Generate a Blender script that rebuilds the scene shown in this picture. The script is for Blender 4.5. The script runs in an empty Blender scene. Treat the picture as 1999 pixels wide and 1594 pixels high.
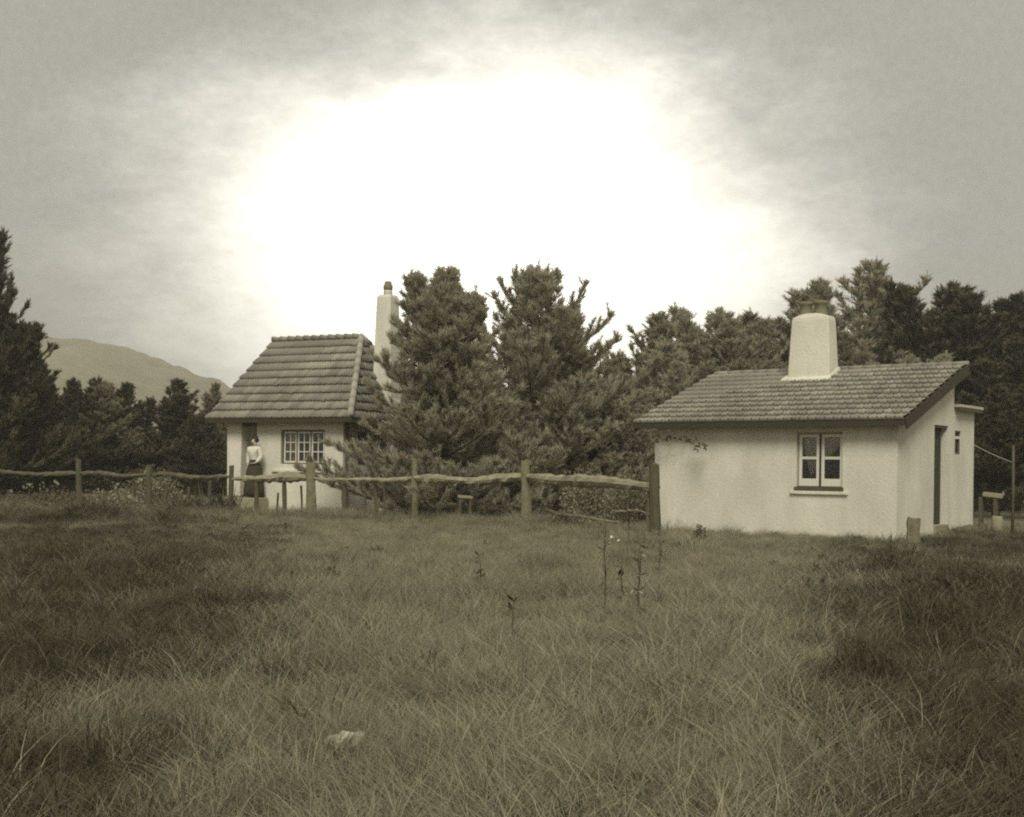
import bpy, bmesh, math, random
import numpy as np
from math import sin, cos, pi, radians, atan2, hypot, sqrt
from mathutils import Vector, Matrix, noise as mnoise

random.seed(7); np.random.seed(7)
S = bpy.context.scene
COL = S.collection
CAM_H = 1.27

# ------------------------------------------------------------------ camera
cam = bpy.data.cameras.new('camera')
cam_o = bpy.data.objects.new('camera', cam); COL.objects.link(cam_o)
cam.sensor_fit = 'HORIZONTAL'; cam.sensor_width = 36
cam.lens = 2500 / 1999 * 36
cam.shift_y = (918 - 797) / 1999
cam.clip_end = 6000; cam.clip_start = 0.05
cam_o.location = (0, 0, CAM_H)
ROLL = .013
cam_o.rotation_euler = (radians(90), -ROLL, 0)
S.camera = cam_o

# ------------------------------------------------------------------ overcast sky
SUN_EL, SUN_AZ = radians(46), radians(182)       # azimuth clockwise from +Y: behind the camera
w = bpy.data.worlds.new('World'); S.world = w; w.use_nodes = True
nt = w.node_tree; N = nt.nodes; L = nt.links; N.clear()
out = N.new('ShaderNodeOutputWorld'); bg = N.new('ShaderNodeBackground'); bg.inputs['Strength'].default_value = 0.1
sky = N.new('ShaderNodeTexSky'); sky.sky_type = 'NISHITA'; sky.sun_disc = False
sky.sun_elevation = SUN_EL; sky.sun_rotation = SUN_AZ
bw = N.new('ShaderNodeRGBToBW'); L.new(sky.outputs[0], bw.inputs[0])
tc = N.new('ShaderNodeTexCoord')
# the bright veil in the overcast, low ahead over the trees
glow_dir = Vector((-.02, 1, .135 * 1.5)).normalized()
nz = N.new('ShaderNodeTexNoise'); nz.inputs['Scale'].default_value = 4.5; nz.inputs['Detail'].default_value = 10
nz.inputs['Roughness'].default_value = .70
mp = N.new('ShaderNodeMapping'); mp.inputs['Scale'].default_value = (1, 1, 2.2); mp.inputs['Rotation'].default_value = (0, .35, 0)
L.new(tc.outputs['Generated'], mp.inputs[0]); L.new(mp.outputs[0], nz.inputs['Vector'])
dot = N.new('ShaderNodeVectorMath'); dot.operation = 'DOT_PRODUCT'; dot.inputs[1].default_value = glow_dir
fl_ = N.new('ShaderNodeVectorMath'); fl_.operation = 'MULTIPLY'; fl_.inputs[1].default_value = (1, 1, 1.5)
nrm = N.new('ShaderNodeVectorMath'); nrm.operation = 'NORMALIZE'
L.new(tc.outputs['Generated'], fl_.inputs[0]); L.new(fl_.outputs[0], nrm.inputs[0]); L.new(nrm.outputs[0], dot.inputs[0])
def wm(op, a, b=None, c=None):
    n = N.new('ShaderNodeMath'); n.operation = op
    for i, v in enumerate((a, b, c)):
        if v is None: continue
        if isinstance(v, (int, float)): n.inputs[i].default_value = v
        else: L.new(v, n.inputs[i])
    return n.outputs[0]
ang = wm('ARCCOSINE', wm('MINIMUM', dot.outputs['Value'], 1.0))
ang = wm('ADD', ang, wm('MULTIPLY', wm('SUBTRACT', nz.outputs[0], .5), -.22))
mr = N.new('ShaderNodeMapRange'); mr.interpolation_type = 'SMOOTHERSTEP'
L.new(ang, mr.inputs[0]); mr.inputs[1].default_value = .385; mr.inputs[2].default_value = .0
mr.inputs[3].default_value = 0; mr.inputs[4].default_value = 1
n2_ = N.new('ShaderNodeTexNoise'); n2_.inputs['Scale'].default_value = 190; n2_.inputs['Detail'].default_value = 3
L.new(tc.outputs['Generated'], n2_.inputs['Vector'])          # fine mottling of the cloud sheet
mott = wm('ADD', wm('ADD', 1.0, wm('MULTIPLY', wm('SUBTRACT', n2_.outputs[0], .5), .30)), wm('MULTIPLY', wm('SUBTRACT', nz.outputs[0], .5), .11))
grey = wm('MULTIPLY', mott, 2.2)
veil = wm('ADD', grey, wm('MULTIPLY', mr.outputs[0], 13))
tot = wm('ADD', wm('MULTIPLY', veil, .93), wm('MULTIPLY', bw.outputs[0], .07))
tint = N.new('ShaderNodeVectorMath'); tint.operation = 'SCALE'; tint.inputs[0].default_value = (1.0, .975, .87)
L.new(tot, tint.inputs['Scale']); L.new(tint.outputs[0], bg.inputs[0]); L.new(bg.outputs[0], out.inputs[0])

sun = bpy.data.lights.new('sun', 'SUN'); sun.energy = 1.5; sun.angle = radians(24); sun.color = (1, .975, .89)
sun_o = bpy.data.objects.new('sun', sun); COL.objects.link(sun_o)
sd = Vector((sin(SUN_AZ) * cos(SUN_EL), cos(SUN_AZ) * cos(SUN_EL), sin(SUN_EL)))
sun_o.rotation_euler = (-sd).to_track_quat('-Z', 'Y').to_euler(); sun_o.location = (0, -20, 40)

S.view_settings.view_transform = 'Standard'; S.view_settings.look = 'None'
S.view_settings.exposure = 1.0; S.view_settings.gamma = 1.0; S.view_settings.use_curve_mapping = False
S.render.engine = 'CYCLES'
S.cycles.filter_width = 2.1                      # a soft old lens
S.cycles.use_denoising = False                   # fine noise reads as film grain
S.cycles.max_bounces = 6; S.cycles.diffuse_bounces = 3; S.cycles.volume_bounces = 0
S.cycles.transparent_max_bounces = 8

# ------------------------------------------------------------------ helpers
def link(o, parent=None):
    COL.objects.link(o)
    if parent is not None: o.parent = parent
    return o
def tag(o, label=None, cat=None, group=None, kind=None):
    if label: o['label'] = label
    if cat: o['category'] = cat
    if group: o['group'] = group
    if kind: o['kind'] = kind
    return o
def empty(name, loc, rz=0):
    o = bpy.data.objects.new(name, None); o.location = loc; o.rotation_euler = (0, 0, rz)
    o.empty_display_size = .3
    return link(o)
def inst(name, mesh, parent, mw=None):
    o = bpy.data.objects.new(name, mesh)
    if mw is not None: o.matrix_local = mw
    return link(o, parent)
def at(px, py, Y):
    """photo pixel at distance Y -> world point"""
    x = px - 1000; y = py - 918; c, s = cos(ROLL), sin(ROLL)
    return Vector(((x * c + y * s) / 2500 * Y, Y, CAM_H - (-x * s + y * c) / 2500 * Y))

class MB:
    def __init__(self): self.v = []; self.f = []; self.sm = []
    def add(self, vs, fs, smooth=False):
        b = len(self.v); self.v += [tuple(p) for p in vs]
        self.f += [tuple(b + i for i in f) for f in fs]; self.sm += [smooth] * len(fs); return self
    def box(self, a, b):
        x0, y0, z0 = a; x1, y1, z1 = b
        return self.add([(x0,y0,z0),(x1,y0,z0),(x1,y1,z0),(x0,y1,z0),(x0,y0,z1),(x1,y0,z1),(x1,y1,z1),(x0,y1,z1)],
            [(0,3,2,1),(4,5,6,7),(0,1,5,4),(1,2,6,5),(2,3,7,6),(3,0,4,7)])
    def hull8(self, lo, hi):          # two matching quads
        return self.add(list(lo) + list(hi), [(3,2,1,0),(4,5,6,7),(0,1,5,4),(1,2,6,5),(2,3,7,6),(3,0,4,7)])
    def tube(self, pts, rads, n=6, smooth=True, squash=1.0, jit=0.0):
        pts = [Vector(p) for p in pts]; rings = []
        ref = Vector((0, 0, 1)) if abs((pts[-1] - pts[0]).normalized().z) < .9 else Vector((1, 0, 0))
        vs = []
        for i, p in enumerate(pts):
            d = (pts[min(i + 1, len(pts) - 1)] - pts[max(i - 1, 0)]).normalized()
            a = d.cross(ref).normalized(); b = a.cross(d).normalized()
            for k in range(n):
                t = 2 * pi * k / n; r = rads[i] * (1 + random.uniform(-jit, jit))
                vs.append(p + a * (cos(t) * r) + b * (sin(t) * r * squash))
        fs = []
        for i in range(len(pts) - 1):
            for k in range(n):
                k2 = (k + 1) % n; fs.append((i*n+k, i*n+k2, (i+1)*n+k2, (i+1)*n+k))
        fs.append(tuple(range(n))[::-1]); fs.append(tuple((len(pts)-1)*n + k for k in range(n)))
        return self.add(vs, fs, smooth)
    def lathe(self, prof, c=(0, 0, 0), n=14, smooth=True, sx=1, sy=1, fold=0, nf=9):
        vs = []
        for r, z in prof:
            for k in range(n):
                t = 2 * pi * k / n; rr = r * (1 + fold * cos(nf * t) * (1 if z < prof[-1][1] * .8 else .3))
                vs.append((c[0] + rr * cos(t) * sx, c[1] + rr * sin(t) * sy, c[2] + z))
        m = len(prof); fs = []
        for i in range(m - 1):
            for k in range(n):
                k2 = (k + 1) % n; fs.append((i*n+k, i*n+k2, (i+1)*n+k2, (i+1)*n+k))
        fs.append(tuple(range(n))[::-1]); fs.append(tuple((m-1)*n + k for k in range(n)))
        return self.add(vs, fs, smooth)
    def mesh(self, name, mat):
        me = bpy.data.meshes.new(name); me.from_pydata(self.v, [], self.f); me.update()
        me.polygons.foreach_set('use_smooth', self.sm)
        me.materials.append(mat); return me
    def build(self, name, mat, parent=None, bevel=0):
        o = bpy.data.objects.new(name, self.mesh(name, mat))
        if bevel:
            md = o.modifiers.new('bevel', 'BEVEL'); md.width = bevel; md.segments = 2; md.limit_method = 'ANGLE'
        return link(o, parent)

def np_mesh(name, verts, nper, mat, smooth=False):
    """verts (n*nper,3) -> n separate polygons of nper corners"""
    n = len(verts) // nper; me = bpy.data.meshes.new(name)
    me.vertices.add(len(verts)); me.vertices.foreach_set('co', np.asarray(verts, np.float32).ravel())
    me.loops.add(len(verts)); me.loops.foreach_set('vertex_index', np.arange(len(verts), dtype=np.int32))
    me.polygons.add(n); me.polygons.foreach_set('loop_start', np.arange(0, len(verts), nper, dtype=np.int32))
    me.polygons.foreach_set('loop_total', np.full(n, nper, np.int32))
    me.update(calc_edges=True); me.materials.append(mat); return me

# ------------------------------------------------------------------ materials
def mat(name, base, rough=.85, var=.25, scale=8, bump=0, bscale=40, detail=5, rand=0.0, spec=.3, dist=.02,
        coarse=None, coarse_scale=.6, trans=0.0, stretch=(1, 1, 1), geo=False, world=False):
    m = bpy.data.materials.new(name); m.use_nodes = True
    t = m.node_tree; n = t.nodes; l = t.links
    p = n['Principled BSDF']; p.inputs['Roughness'].default_value = rough
    p.inputs['Specular IOR Level'].default_value = spec
    tcn = n.new('ShaderNodeTexCoord'); mpn = n.new('ShaderNodeMapping'); mpn.inputs['Scale'].default_value = stretch
    l.new(n.new('ShaderNodeNewGeometry').outputs['Position'] if world else tcn.outputs['Object'], mpn.inputs[0])
    nz = n.new('ShaderNodeTexNoise'); nz.inputs['Scale'].default_value = scale; nz.inputs['Detail'].default_value = detail
    nz.inputs['Roughness'].default_value = .6; l.new(mpn.outputs[0], nz.inputs['Vector'])
    def math_(op, a, b):
        x = n.new('ShaderNodeMath'); x.operation = op
        for i, v in enumerate((a, b)):
            if isinstance(v, (int, float)): x.inputs[i].default_value = v
            else: l.new(v, x.inputs[i])
        return x.outputs[0]
    f = math_('ADD', 1.0, math_('MULTIPLY', math_('SUBTRACT', nz.outputs[0], .5), var * 2))
    if coarse:
        n2 = n.new('ShaderNodeTexNoise'); n2.inputs['Scale'].default_value = coarse_scale; n2.inputs['Detail'].default_value = 4
        l.new(mpn.outputs[0], n2.inputs['Vector'])
        f = math_('MULTIPLY', f, math_('ADD', 1.0, math_('MULTIPLY', math_('SUBTRACT', n2.outputs[0], .5), coarse * 2)))
    if rand:
        src = n.new('ShaderNodeNewGeometry').outputs['Random Per Island'] if geo else n.new('ShaderNodeObjectInfo').outputs['Random']
        f = math_('MULTIPLY', f, math_('ADD', 1 - rand, math_('MULTIPLY', src, rand * 2)))
    sc = n.new('ShaderNodeVectorMath'); sc.operation = 'SCALE'; sc.inputs[0].default_value = base
    l.new(f, sc.inputs['Scale']); l.new(sc.outputs[0], p.inputs['Base Color'])
    if bump:
        b = n.new('ShaderNodeBump'); b.inputs['Strength'].default_value = bump; b.inputs['Distance'].default_value = dist
        n3 = n.new('ShaderNodeTexNoise'); n3.inputs['Scale'].default_value = bscale; n3.inputs['Detail'].default_value = 6
        l.new(mpn.outputs[0], n3.inputs['Vector']); l.new(n3.outputs[0], b.inputs['Height']); l.new(b.outputs[0], p.inputs['Normal'])
    if trans:
        td = n.new('ShaderNodeBsdfTranslucent'); l.new(sc.outputs[0], td.inputs[0])
        mx = n.new('ShaderNodeMixShader'); mx.inputs[0].default_value = trans
        l.new(p.outputs[0], mx.inputs[1]); l.new(td.outputs[0], mx.inputs[2])
        l.new(mx.outputs[0], n['Material Output'].inputs['Surface'])
    return m
def sep(v, k=1.0):      # grey value -> the photograph's olive sepia
    g = min(1, v); return (v * k, v * (.86 + .13 * g) * k, v * (.43 + .51 * g) * k)

M = dict(
    plaster=mat('limewashed_plaster', sep(.65), .92, .13, 9, .7, 38, coarse=.27, coarse_scale=1.5, dist=.018, stretch=(1, 1, .45)),
    tile=mat('cement_roof_tile', (.235, .219, .168), .9, .3, 24, .3, 90, rand=.2, dist=.006, coarse=.45, coarse_scale=.8, world=True),
    ridge=mat('ridge_tile_mortar', (.31, .29, .23), .9, .25, 22, .3, 60, rand=.15, dist=.006),
    deck=mat('roof_timber', sep(.085), .9, .3, 12, .2, 30, stretch=(1, 6, 6)),
    dark_paint=mat('dark_stained_wood', sep(.045), .6, .25, 20, .15, 50, stretch=(1, 1, 8)),
    grey_paint=mat('faded_sill_paint', sep(.12), .75, .25, 20, .15, 50),
    faded_paint=mat('weathered_frame_paint', sep(.30), .75, .3, 20, .15, 50),
    white_paint=mat('white_gloss_paint', sep(.68), .5, .07, 18, .1, 40),
    pot=mat('fired_clay_pot', sep(.19), .85, .3, 18, .3, 40),
    cloth=mat('lace_curtain', sep(.8), .95, .12, 40, 0, trans=.35),
    split=mat('weathered_split_wood', sep(.20), .95, .42, 9, .9, 26, stretch=(1, 1, 1), coarse=.4, coarse_scale=2.2, dist=.02),
    rail=mat('weathered_rail_wood', sep(.29), .95, .60, 9, .9, 30, stretch=(.35, 2, 2), coarse=.5, coarse_scale=2.5, dist=.02),
    grey_rail=mat('old_grey_rail', sep(.12), .95, .4, 9, .9, 30, coarse=.5, coarse_scale=2.5, dist=.02),
    stake=mat('dark_stake_wood', sep(.10), .95, .4, 9, .6, 30, coarse=.4, coarse_scale=2),
    bark=mat('pine_bark', sep(.07), .95, .4, 10, .8, 24),
    needle=mat('pine_needles', sep(.44), .75, .2, 1.4, 0, rand=.3, coarse=.3, coarse_scale=.35, trans=.45, geo=True),
    needle_mid=mat('mid_pine_needles', sep(.30), .75, .3, 1.4, 0, rand=.45, coarse=.35, coarse_scale=.35, trans=.4, geo=True),
    needle_dark_vignette=mat('dark_vignette_needles', sep(.11), .75, .3, 1.4, 0, rand=.42, coarse=.35, coarse_scale=.35, trans=.15, geo=True),  # dark needles; on the left wood the darkness is painted vignetting
    leaf=mat('shrub_leaves', sep(.26), .7, .3, 2, 0, rand=.45, coarse=.3, trans=.22, geo=True),
    leaf_dark=mat('dark_shrub_leaves', sep(.11), .7, .3, 2, 0, rand=.45, coarse=.3, trans=.12, geo=True),
    pale=mat('pale_flower_heads', sep(.55), .8, .15, 10),
    soil=mat('meadow_soil', sep(.17), 1, .4, 3.0, .7, 9, coarse=.5, coarse_scale=.22, dist=.06),
    grass=mat('meadow_grass', sep(.315), .8, .4, 1.0, 0, rand=.3, coarse=.35, coarse_scale=.5, trans=.3),
    straw=mat('dry_grass_stalks', sep(.36), .85, .3, 2.0, 0, rand=.35, trans=.2),
    weed=mat('dark_weeds_vignette', sep(.075), .8, .35, 1.2, 0, rand=.4, trans=.15),  # real weeds, and the dark tone that paints vignetting into the meadow sides
    hill=mat('far_wooded_hill', sep(.26), 1, .4, .06, .6, .12, coarse=.25, coarse_scale=.012, dist=3),
    stone=mat('pale_stone', sep(.48), .9, .25, 9, .6, 20),
    concrete=mat('rough_concrete', sep(.30), .95, .25, 8, .5, 30),
    skin=mat('skin', sep(.52), .6, .05, 20),
    hair=mat('dark_hair', sep(.02), .6, .2, 40),
    blouse=mat('white_cotton', sep(.66), .9, .08, 20, .15, 30),
    skirt=mat('dark_wool_skirt', sep(.05), .95, .25, 25),
    metal=mat('galvanised_metal', sep(.5), .5, .15, 12),
)
g = bpy.data.materials.new('window_glass'); g.use_nodes = True; M['glass'] = g
gt = g.node_tree; gn = gt.nodes; gn.remove(gn['Principled BSDF'])
tr = gn.new('ShaderNodeBsdfTransparent'); tr.inputs[0].default_value = (.9, .9, .86, 1)
gl = gn.new('ShaderNodeBsdfGlossy'); gl.inputs['Roughness'].default_value = .03
fr = gn.new('ShaderNodeFresnel'); fr.inputs[0].default_value = 1.5; mx = gn.new('ShaderNodeMixShader')
gt.links.new(fr.outputs[0], mx.inputs[0]); gt.links.new(tr.outputs[0], mx.inputs[1]); gt.links.new(gl.outputs[0], mx.inputs[2])
gt.links.new(mx.outputs[0], gn['Material Output'].inputs['Surface'])

# ------------------------------------------------------------------ ground and hill
def gz(x, y):
    z = .10 * mnoise.noise(Vector((x * .09, y * .09, 0))) + .035 * mnoise.noise(Vector((x * .45, y * .45, 5)))
    near = min(1.0, max(0.0, (y - 16) / 8)) if y < 42 else max(0, 1 - (y - 42) / 10)
    z *= 1 - .75 * near
    if y < 10: z -= .0
    return z
def axis(lo, hi, step, far, n):
    a = list(np.arange(lo, hi + .01, step)); k = np.geomspace(1, far / max(abs(hi), 1), n)[1:]
    b = [hi + (far - hi) * (q - 1) / (k[-1] - 1) for q in k]
    c = [lo - (far + lo) * (q - 1) / (k[-1] - 1) for q in k][::-1]
    return c + a + b
xs = axis(-26, 26, .5, 940, 14); ys = axis(-4, 56, .5, 940, 14)
mb = MB(); nx = len(xs)
mb.v = [(x, y, gz(x, y) if abs(x) < 60 and -30 < y < 90 else 0.0) for y in ys for x in xs]
mb.f = [(j*nx+i, j*nx+i+1, (j+1)*nx+i+1, (j+1)*nx+i) for j in range(len(ys)-1) for i in range(nx-1)]; mb.sm = [True] * len(mb.f)
tag(mb.build('ground', M['soil']), kind='structure')

# one rounded hill far off on the left
prof = [(-900, 905), (-600, 830), (-350, 790), (-150, 745), (0, 702), (70, 674), (120, 660), (180, 663), (230, 672), (290, 690), (345, 711), (400, 732),
        (450, 752), (520, 778), (620, 812), (760, 850), (950, 885), (1200, 905), (1600, 915)]
hx = np.linspace(-900, 1600, 160); hy = np.interp(hx, [p[0] for p in prof], [p[1] for p in prof])
mb = MB(); D = 500; nrow = 22
for j in range(nrow):
    t = j / (nrow - 1); Y = D + (t - .5) * 420
    for px, py in zip(hx, hy):
        top = at(px, py, D); s = sin(pi * t) ** .8
        p = Vector((top.x * (1 + .15 * (t - .5)), Y, max(0, top.z) * s - 1.5))
        p.z += 5.5 * s * mnoise.fractal(Vector((p.x * .035, Y * .035, 0)), .8, 2, 6)
        mb.v.append(tuple(p))
n = len(hx)
mb.f = [(j*n+i, j*n+i+1, (j+1)*n+i+1, (j+1)*n+i) for j in range(nrow-1) for i in range(n-1)]; mb.sm = [True] * len(mb.f)
tag(mb.build('hill', M['hill']), kind='structure')

# the faint haze that fades the hill
hz = bpy.data.materials.new('thin_haze'); hz.use_nodes = True; hn = hz.node_tree.nodes; hn.remove(hn['Principled BSDF'])
pv = hn.new('ShaderNodeVolumePrincipled'); pv.inputs['Color'].default_value = (.96, .94, .82, 1)
pv.inputs['Density'].default_value = .0013; pv.inputs['Anisotropy'].default_value = .2
hz.node_tree.links.new(pv.outputs[0], hn['Material Output'].inputs['Volume'])
tag(MB().box((-1000, -1000, -3), (1000, 1000, 76)).build('haze', hz), kind='stuff')

# ------------------------------------------------------------------ walls with openings
def wall(mb, a0, a1, z0, top, thick, holes, place):
    """cells of a wall along axis a, holes = (a0,a1,z0,z1); place(a, depth, z) -> local point; top = height function of a"""
    ztop = 1e3
    A = sorted({a0, a1, *[h[0] for h in holes], *[h[1] for h in holes]})
    Z = sorted({z0, *[h[2] for h in holes], *[h[3] for h in holes]}) + [ztop]
    solid = lambda i, k: 0 <= i < len(A)-1 and 0 <= k < len(Z)-1 and not any(
        h[0] - 1e-6 <= A[i] and A[i+1] <= h[1] + 1e-6 and h[2] - 1e-6 <= Z[k] and Z[k+1] <= h[3] + 1e-6 for h in holes)
    zz = lambda a, z: top(a) if z == ztop else z
    for i in range(len(A)-1):
        for k in range(len(Z)-1):
            if not solid(i, k): continue
            q = [(A[i], Z[k]), (A[i+1], Z[k]), (A[i+1], Z[k+1]), (A[i], Z[k+1])]
            F = [place(a, 0, zz(a, z)) for a, z in q]; B = [place(a, thick, zz(a, z)) for a, z in q]
            fs = [(0, 1, 2, 3), (7, 6, 5, 4)]
            if not solid(i, k-1): fs.append((0, 4, 5, 1))
            if not solid(i+1, k): fs.append((1, 5, 6, 2))
            if not solid(i, k+1): fs.append((2, 6, 7, 3))
            if not solid(i-1, k): fs.append((3, 7, 4, 0))
            mb.add(F + B, fs)
    return mb

def tile_mb(w, g, lip=.056):
    prof = [(0, .034), (.10, .040), (.18, .004), (.40, .0), (.47, .022), (.55, .022), (.62, .0), (.86, .002), (.95, .030), (1.0, .032)]
    v = []; n = len(prof)
    for a, h in prof: v.append((a * w, g + .05, h * .6 + .006))
    for a, h in prof: v.append((a * w, 0, h + lip))
    for a, h in prof: v.append((a * w, .004, h * .2 + lip * .35))
    f = []
    for k in (0, 1):
        for i in range(n-1): f.append((k*n+n+i, k*n+n+i+1, k*n+i+1, k*n+i))
    m = MB(); m.add(v, f); m.sm = [True] * (n-1) + [False] * (n-1); return m

def tile_face(parent, org, ex, ey, ez, wid, height, w, g, mesh, clips=(), jit=.004):
    """list of (world-free local matrix, mesh) tiles covering a face; clips = (point2d, outward normal2d)"""
    res = []
    for i in range(int(round(height / g))):
        for j in range(int(math.ceil(wid / w))):
            x0, y0 = j * w, i * g
            cl = []
            skip = False
            for (cx, cy), (nx_, ny_) in clips:
                ds = [(x0 + dx - cx) * nx_ + (y0 + dy - cy) * ny_ for dx in (0, w) for dy in (0, g + .05)]
                if min(ds) > -.03: skip = True
                elif max(ds) > 0: cl.append(((cx - x0, cy - y0, 0), (nx_, ny_, 0)))
            if skip: continue
            me = mesh
            if cl:
                bm = bmesh.new(); bm.from_mesh(mesh)
                for co, no in cl:
                    bmesh.ops.bisect_plane(bm, geom=bm.verts[:] + bm.edges[:] + bm.faces[:], plane_co=co, plane_no=no, clear_outer=True)
                if not bm.faces: bm.free(); continue
                me = bpy.data.meshes.new('roof_tile'); bm.to_mesh(me); bm.free()
                me.materials.clear(); me.materials.append(mesh.materials[0])
            p = org + ex * (x0 + random.uniform(-jit, jit)) + ey * (y0 + random.uniform(-jit, jit)) + ez * random.uniform(0, .006)
            slip = 1 if random.random() < .05 else 0
            p = p - ey * slip * random.uniform(.005, .03)
            R = Matrix((ex, ey, ez)).transposed().to_4x4() @ Matrix.Rotation(random.gauss(0, .008 + .02 * slip), 4, 'Z') @ Matrix.Rotation(random.gauss(0, .006), 4, 'Y')
            res.append((Matrix.Translation(p) @ R, me))
    return res
def lay_tiles(tiles, roof, house_world, name='roof_tile'):
    tiles.sort(key=lambda t: (house_world @ t[0].translation - Vector((0, 0, CAM_H))).length)
    for mw, me in tiles[:298]: inst(name, me, roof, mw)
    rest = tiles[298:]
    if rest:
        mb = MB()
        for mw, me in rest: mb.add([mw @ v.co for v in me.vertices], [tuple(p.vertices) for p in me.polygons], True)
        o = mb.build(name, M['tile'], roof); o['kind'] = 'stuff'

def casement(win, x0, x1, z0, z1, y, cols, rows, st=.05, bot=.05, mun=.022, parent_label=None):
    """white casement sash with its panes, sub-parts of a window"""
    m = MB(); d = .035
    m.box((x0, y, z0), (x0 + st, y + d, z1)); m.box((x1 - st, y, z0), (x1, y + d, z1))
    m.box((x0 + st, y + .001, z0), (x1 - st, y + d, z0 + bot)); m.box((x0 + st, y + .001, z1 - st), (x1 - st, y + d, z1))
    gx0, gx1, gz0, gz1 = x0 + st, x1 - st, z0 + bot, z1 - st
    for c in range(1, cols):
        x = gx0 + (gx1 - gx0) * c / cols; m.box((x - mun/2, y + .004, gz0), (x + mun/2, y + d - .004, gz1))
    for r in range(1, rows):
        z = gz0 + (gz1 - gz0) * r / rows; m.box((gx0, y + .002, z - mun/2), (gx1, y + d - .002, z + mun/2))
    m.build('sash', M['white_paint'], win, .004)
    for c in range(cols):
        for r in range(rows):
            a0 = gx0 + (gx1 - gx0) * c / cols; a1 = gx0 + (gx1 - gx0) * (c + 1) / cols
            b0 = gz0 + (gz1 - gz0) * r / rows; b1 = gz0 + (gz1 - gz0) * (r + 1) / rows
            MB().box((a0 + .003, y + .015, b0 + .003), (a1 - .003, y + .019, b1 - .003)).build('pane', M['glass'], win)

def curtain(win, pts, y, name='curtain'):
    """a hanging cloth: outline rows (z, x0, x1) with folds"""
    m = MB(); nseg = 14
    for z, a, b in pts:
        for k in range(nseg + 1):
            t = k / nseg; m.v.append((a + (b - a) * t, y + .018 * sin(t * 22 + z * 3) , z))
    for i in range(len(pts) - 1):
        for k in range(nseg): m.f.append((i*(nseg+1)+k, i*(nseg+1)+k+1, (i+1)*(nseg+1)+k+1, (i+1)*(nseg+1)+k))
    m.sm = [True] * len(m.f); m.build(name, M['cloth'], win)

# ------------------------------------------------------------------ right cottage
TH_R = .656
RH = empty('skillion_cottage', (7.395, 24.59, 0), -TH_R)
tag(RH, 'long low white plastered cottage with a single sloping tiled roof, on the right', 'cottage')
RW = Matrix.Translation(RH.location) @ Matrix.Rotation(-TH_R, 4, 'Z')
Z0 = CAM_H
PIT = atan2(1.284, 3.545); SL = hypot(1.284, 3.545)
rz = lambda y: Z0 + 1.106 + (y + .30) * math.tan(PIT)      # tile line of the roof above local y
DEP = 3.2; WID = 5.41; TK = .28
# front wall, leaning back a little like thick mud walls do
wall(MB(), -WID, 0, -.3, lambda a: rz(0) - .16, TK, [(-2.09, -1.11, Z0 - .30, Z0 + .845)], lambda a, d, z: (a, d, z)).build('wall', M['plaster'], RH)
# right end wall with the doorway
DY0, DY1 = 2.03, 2.86; DZ0, DZ1 = Z0 - 1.02, Z0 + 1.05
wall(MB(), TK + .002, DEP, -.3, lambda a: rz(a) - .16, TK, [(DY0, DY1, DZ0, DZ1)], lambda a, d, z: (-d, a, z)).build('wall', M['plaster'], RH)
wall(MB(), TK + .002, DEP, -.3, lambda a: rz(a) - .16, TK, [], lambda a, d, z: (-WID + d, a, z)).build('wall', M['plaster'], RH)
wall(MB(), -WID + TK + .002, -TK - .002, -.3, lambda a: rz(DEP) - .20, TK, [], lambda a, d, z: (a, DEP - d, z)).build('wall', M['plaster'], RH)
# doorway: leaf deep in the reveal, lintel and step
dr = MB().box((-.19, DY0 + .03, DZ0 + .02), (-.15, DY1 - .03, DZ1 - .05)).build('door', M['dark_paint'], RH)
for k in range(5):
    y = DY0 + .03 + (DY1 - DY0 - .06) * (k + .5) / 5
    MB().box((-.15, y - .066, DZ0 + .03), (-.138, y + .066, DZ1 - .06)).build('plank', M['dark_paint'], dr, .004)
MB().tube([(-.135, DY0 + .16, 1.25), (-.09, DY0 + .16, 1.25), (-.08, DY0 + .17, 1.25)], [.012, .016, .02], 8).build('handle', M['metal'], dr)
MB().box((-.20, DY0 + .001, DZ1 - .05), (-.02, DY1 - .001, DZ1 - .002)).build('lintel', M['grey_paint'], RH)
MB().box((-.27, DY0 - .0, DZ0 - .16), (.04, DY1 + .0, DZ0 + .012)).build('door_sill', M['concrete'], RH, .012)
# window on the front
wn = MB(); X0, X1, ZB, ZT = -2.09, -1.11, Z0 - .30, Z0 + .845
wn.box((X0, .05, ZT - .035), (X1, .15, ZT - .001)); wn.box((X0 + .001, .052, ZB + .06), (X0 + .03, .15, ZT - .035))
wn.box((X1 - .012, .052, ZB + .06), (X1 - .001, .15, ZT - .035)); xm = (X0 + X1) / 2
win = wn.build('window', M['faded_paint'], RH)
MB().box((xm - .018, .048, ZB + .06), (xm + .018, .15, ZT - .036)).build('mullion', M['dark_paint'], win)
casement(win, X0 + .034, xm - .022, ZB + .065, ZT - .04, .06, 1, 2, .062, .15, .055)
casement(win, xm + .022, X1 - .014, ZB + .065, ZT - .04, .06, 1, 2, .062, .15, .055)
MB().hull8([(X0 - .03, -.035, ZB - .03), (X1 + .03, -.035, ZB - .03), (X1 + .03, .05, ZB - .03), (X0 - .03, .05, ZB - .03)],
           [(X0 - .03, -.035, ZB + .045), (X1 + .03, -.035, ZB + .045), (X1 + .03, .16, ZB + .066), (X0 - .03, .16, ZB + .066)]).build('sill', M['deck'], win)
MB().box((X0 - .11, -.055, ZB - .10), (X1 + .13, .02, ZB - .034)).build('ledge', M['plaster'], win, .012)
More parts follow.
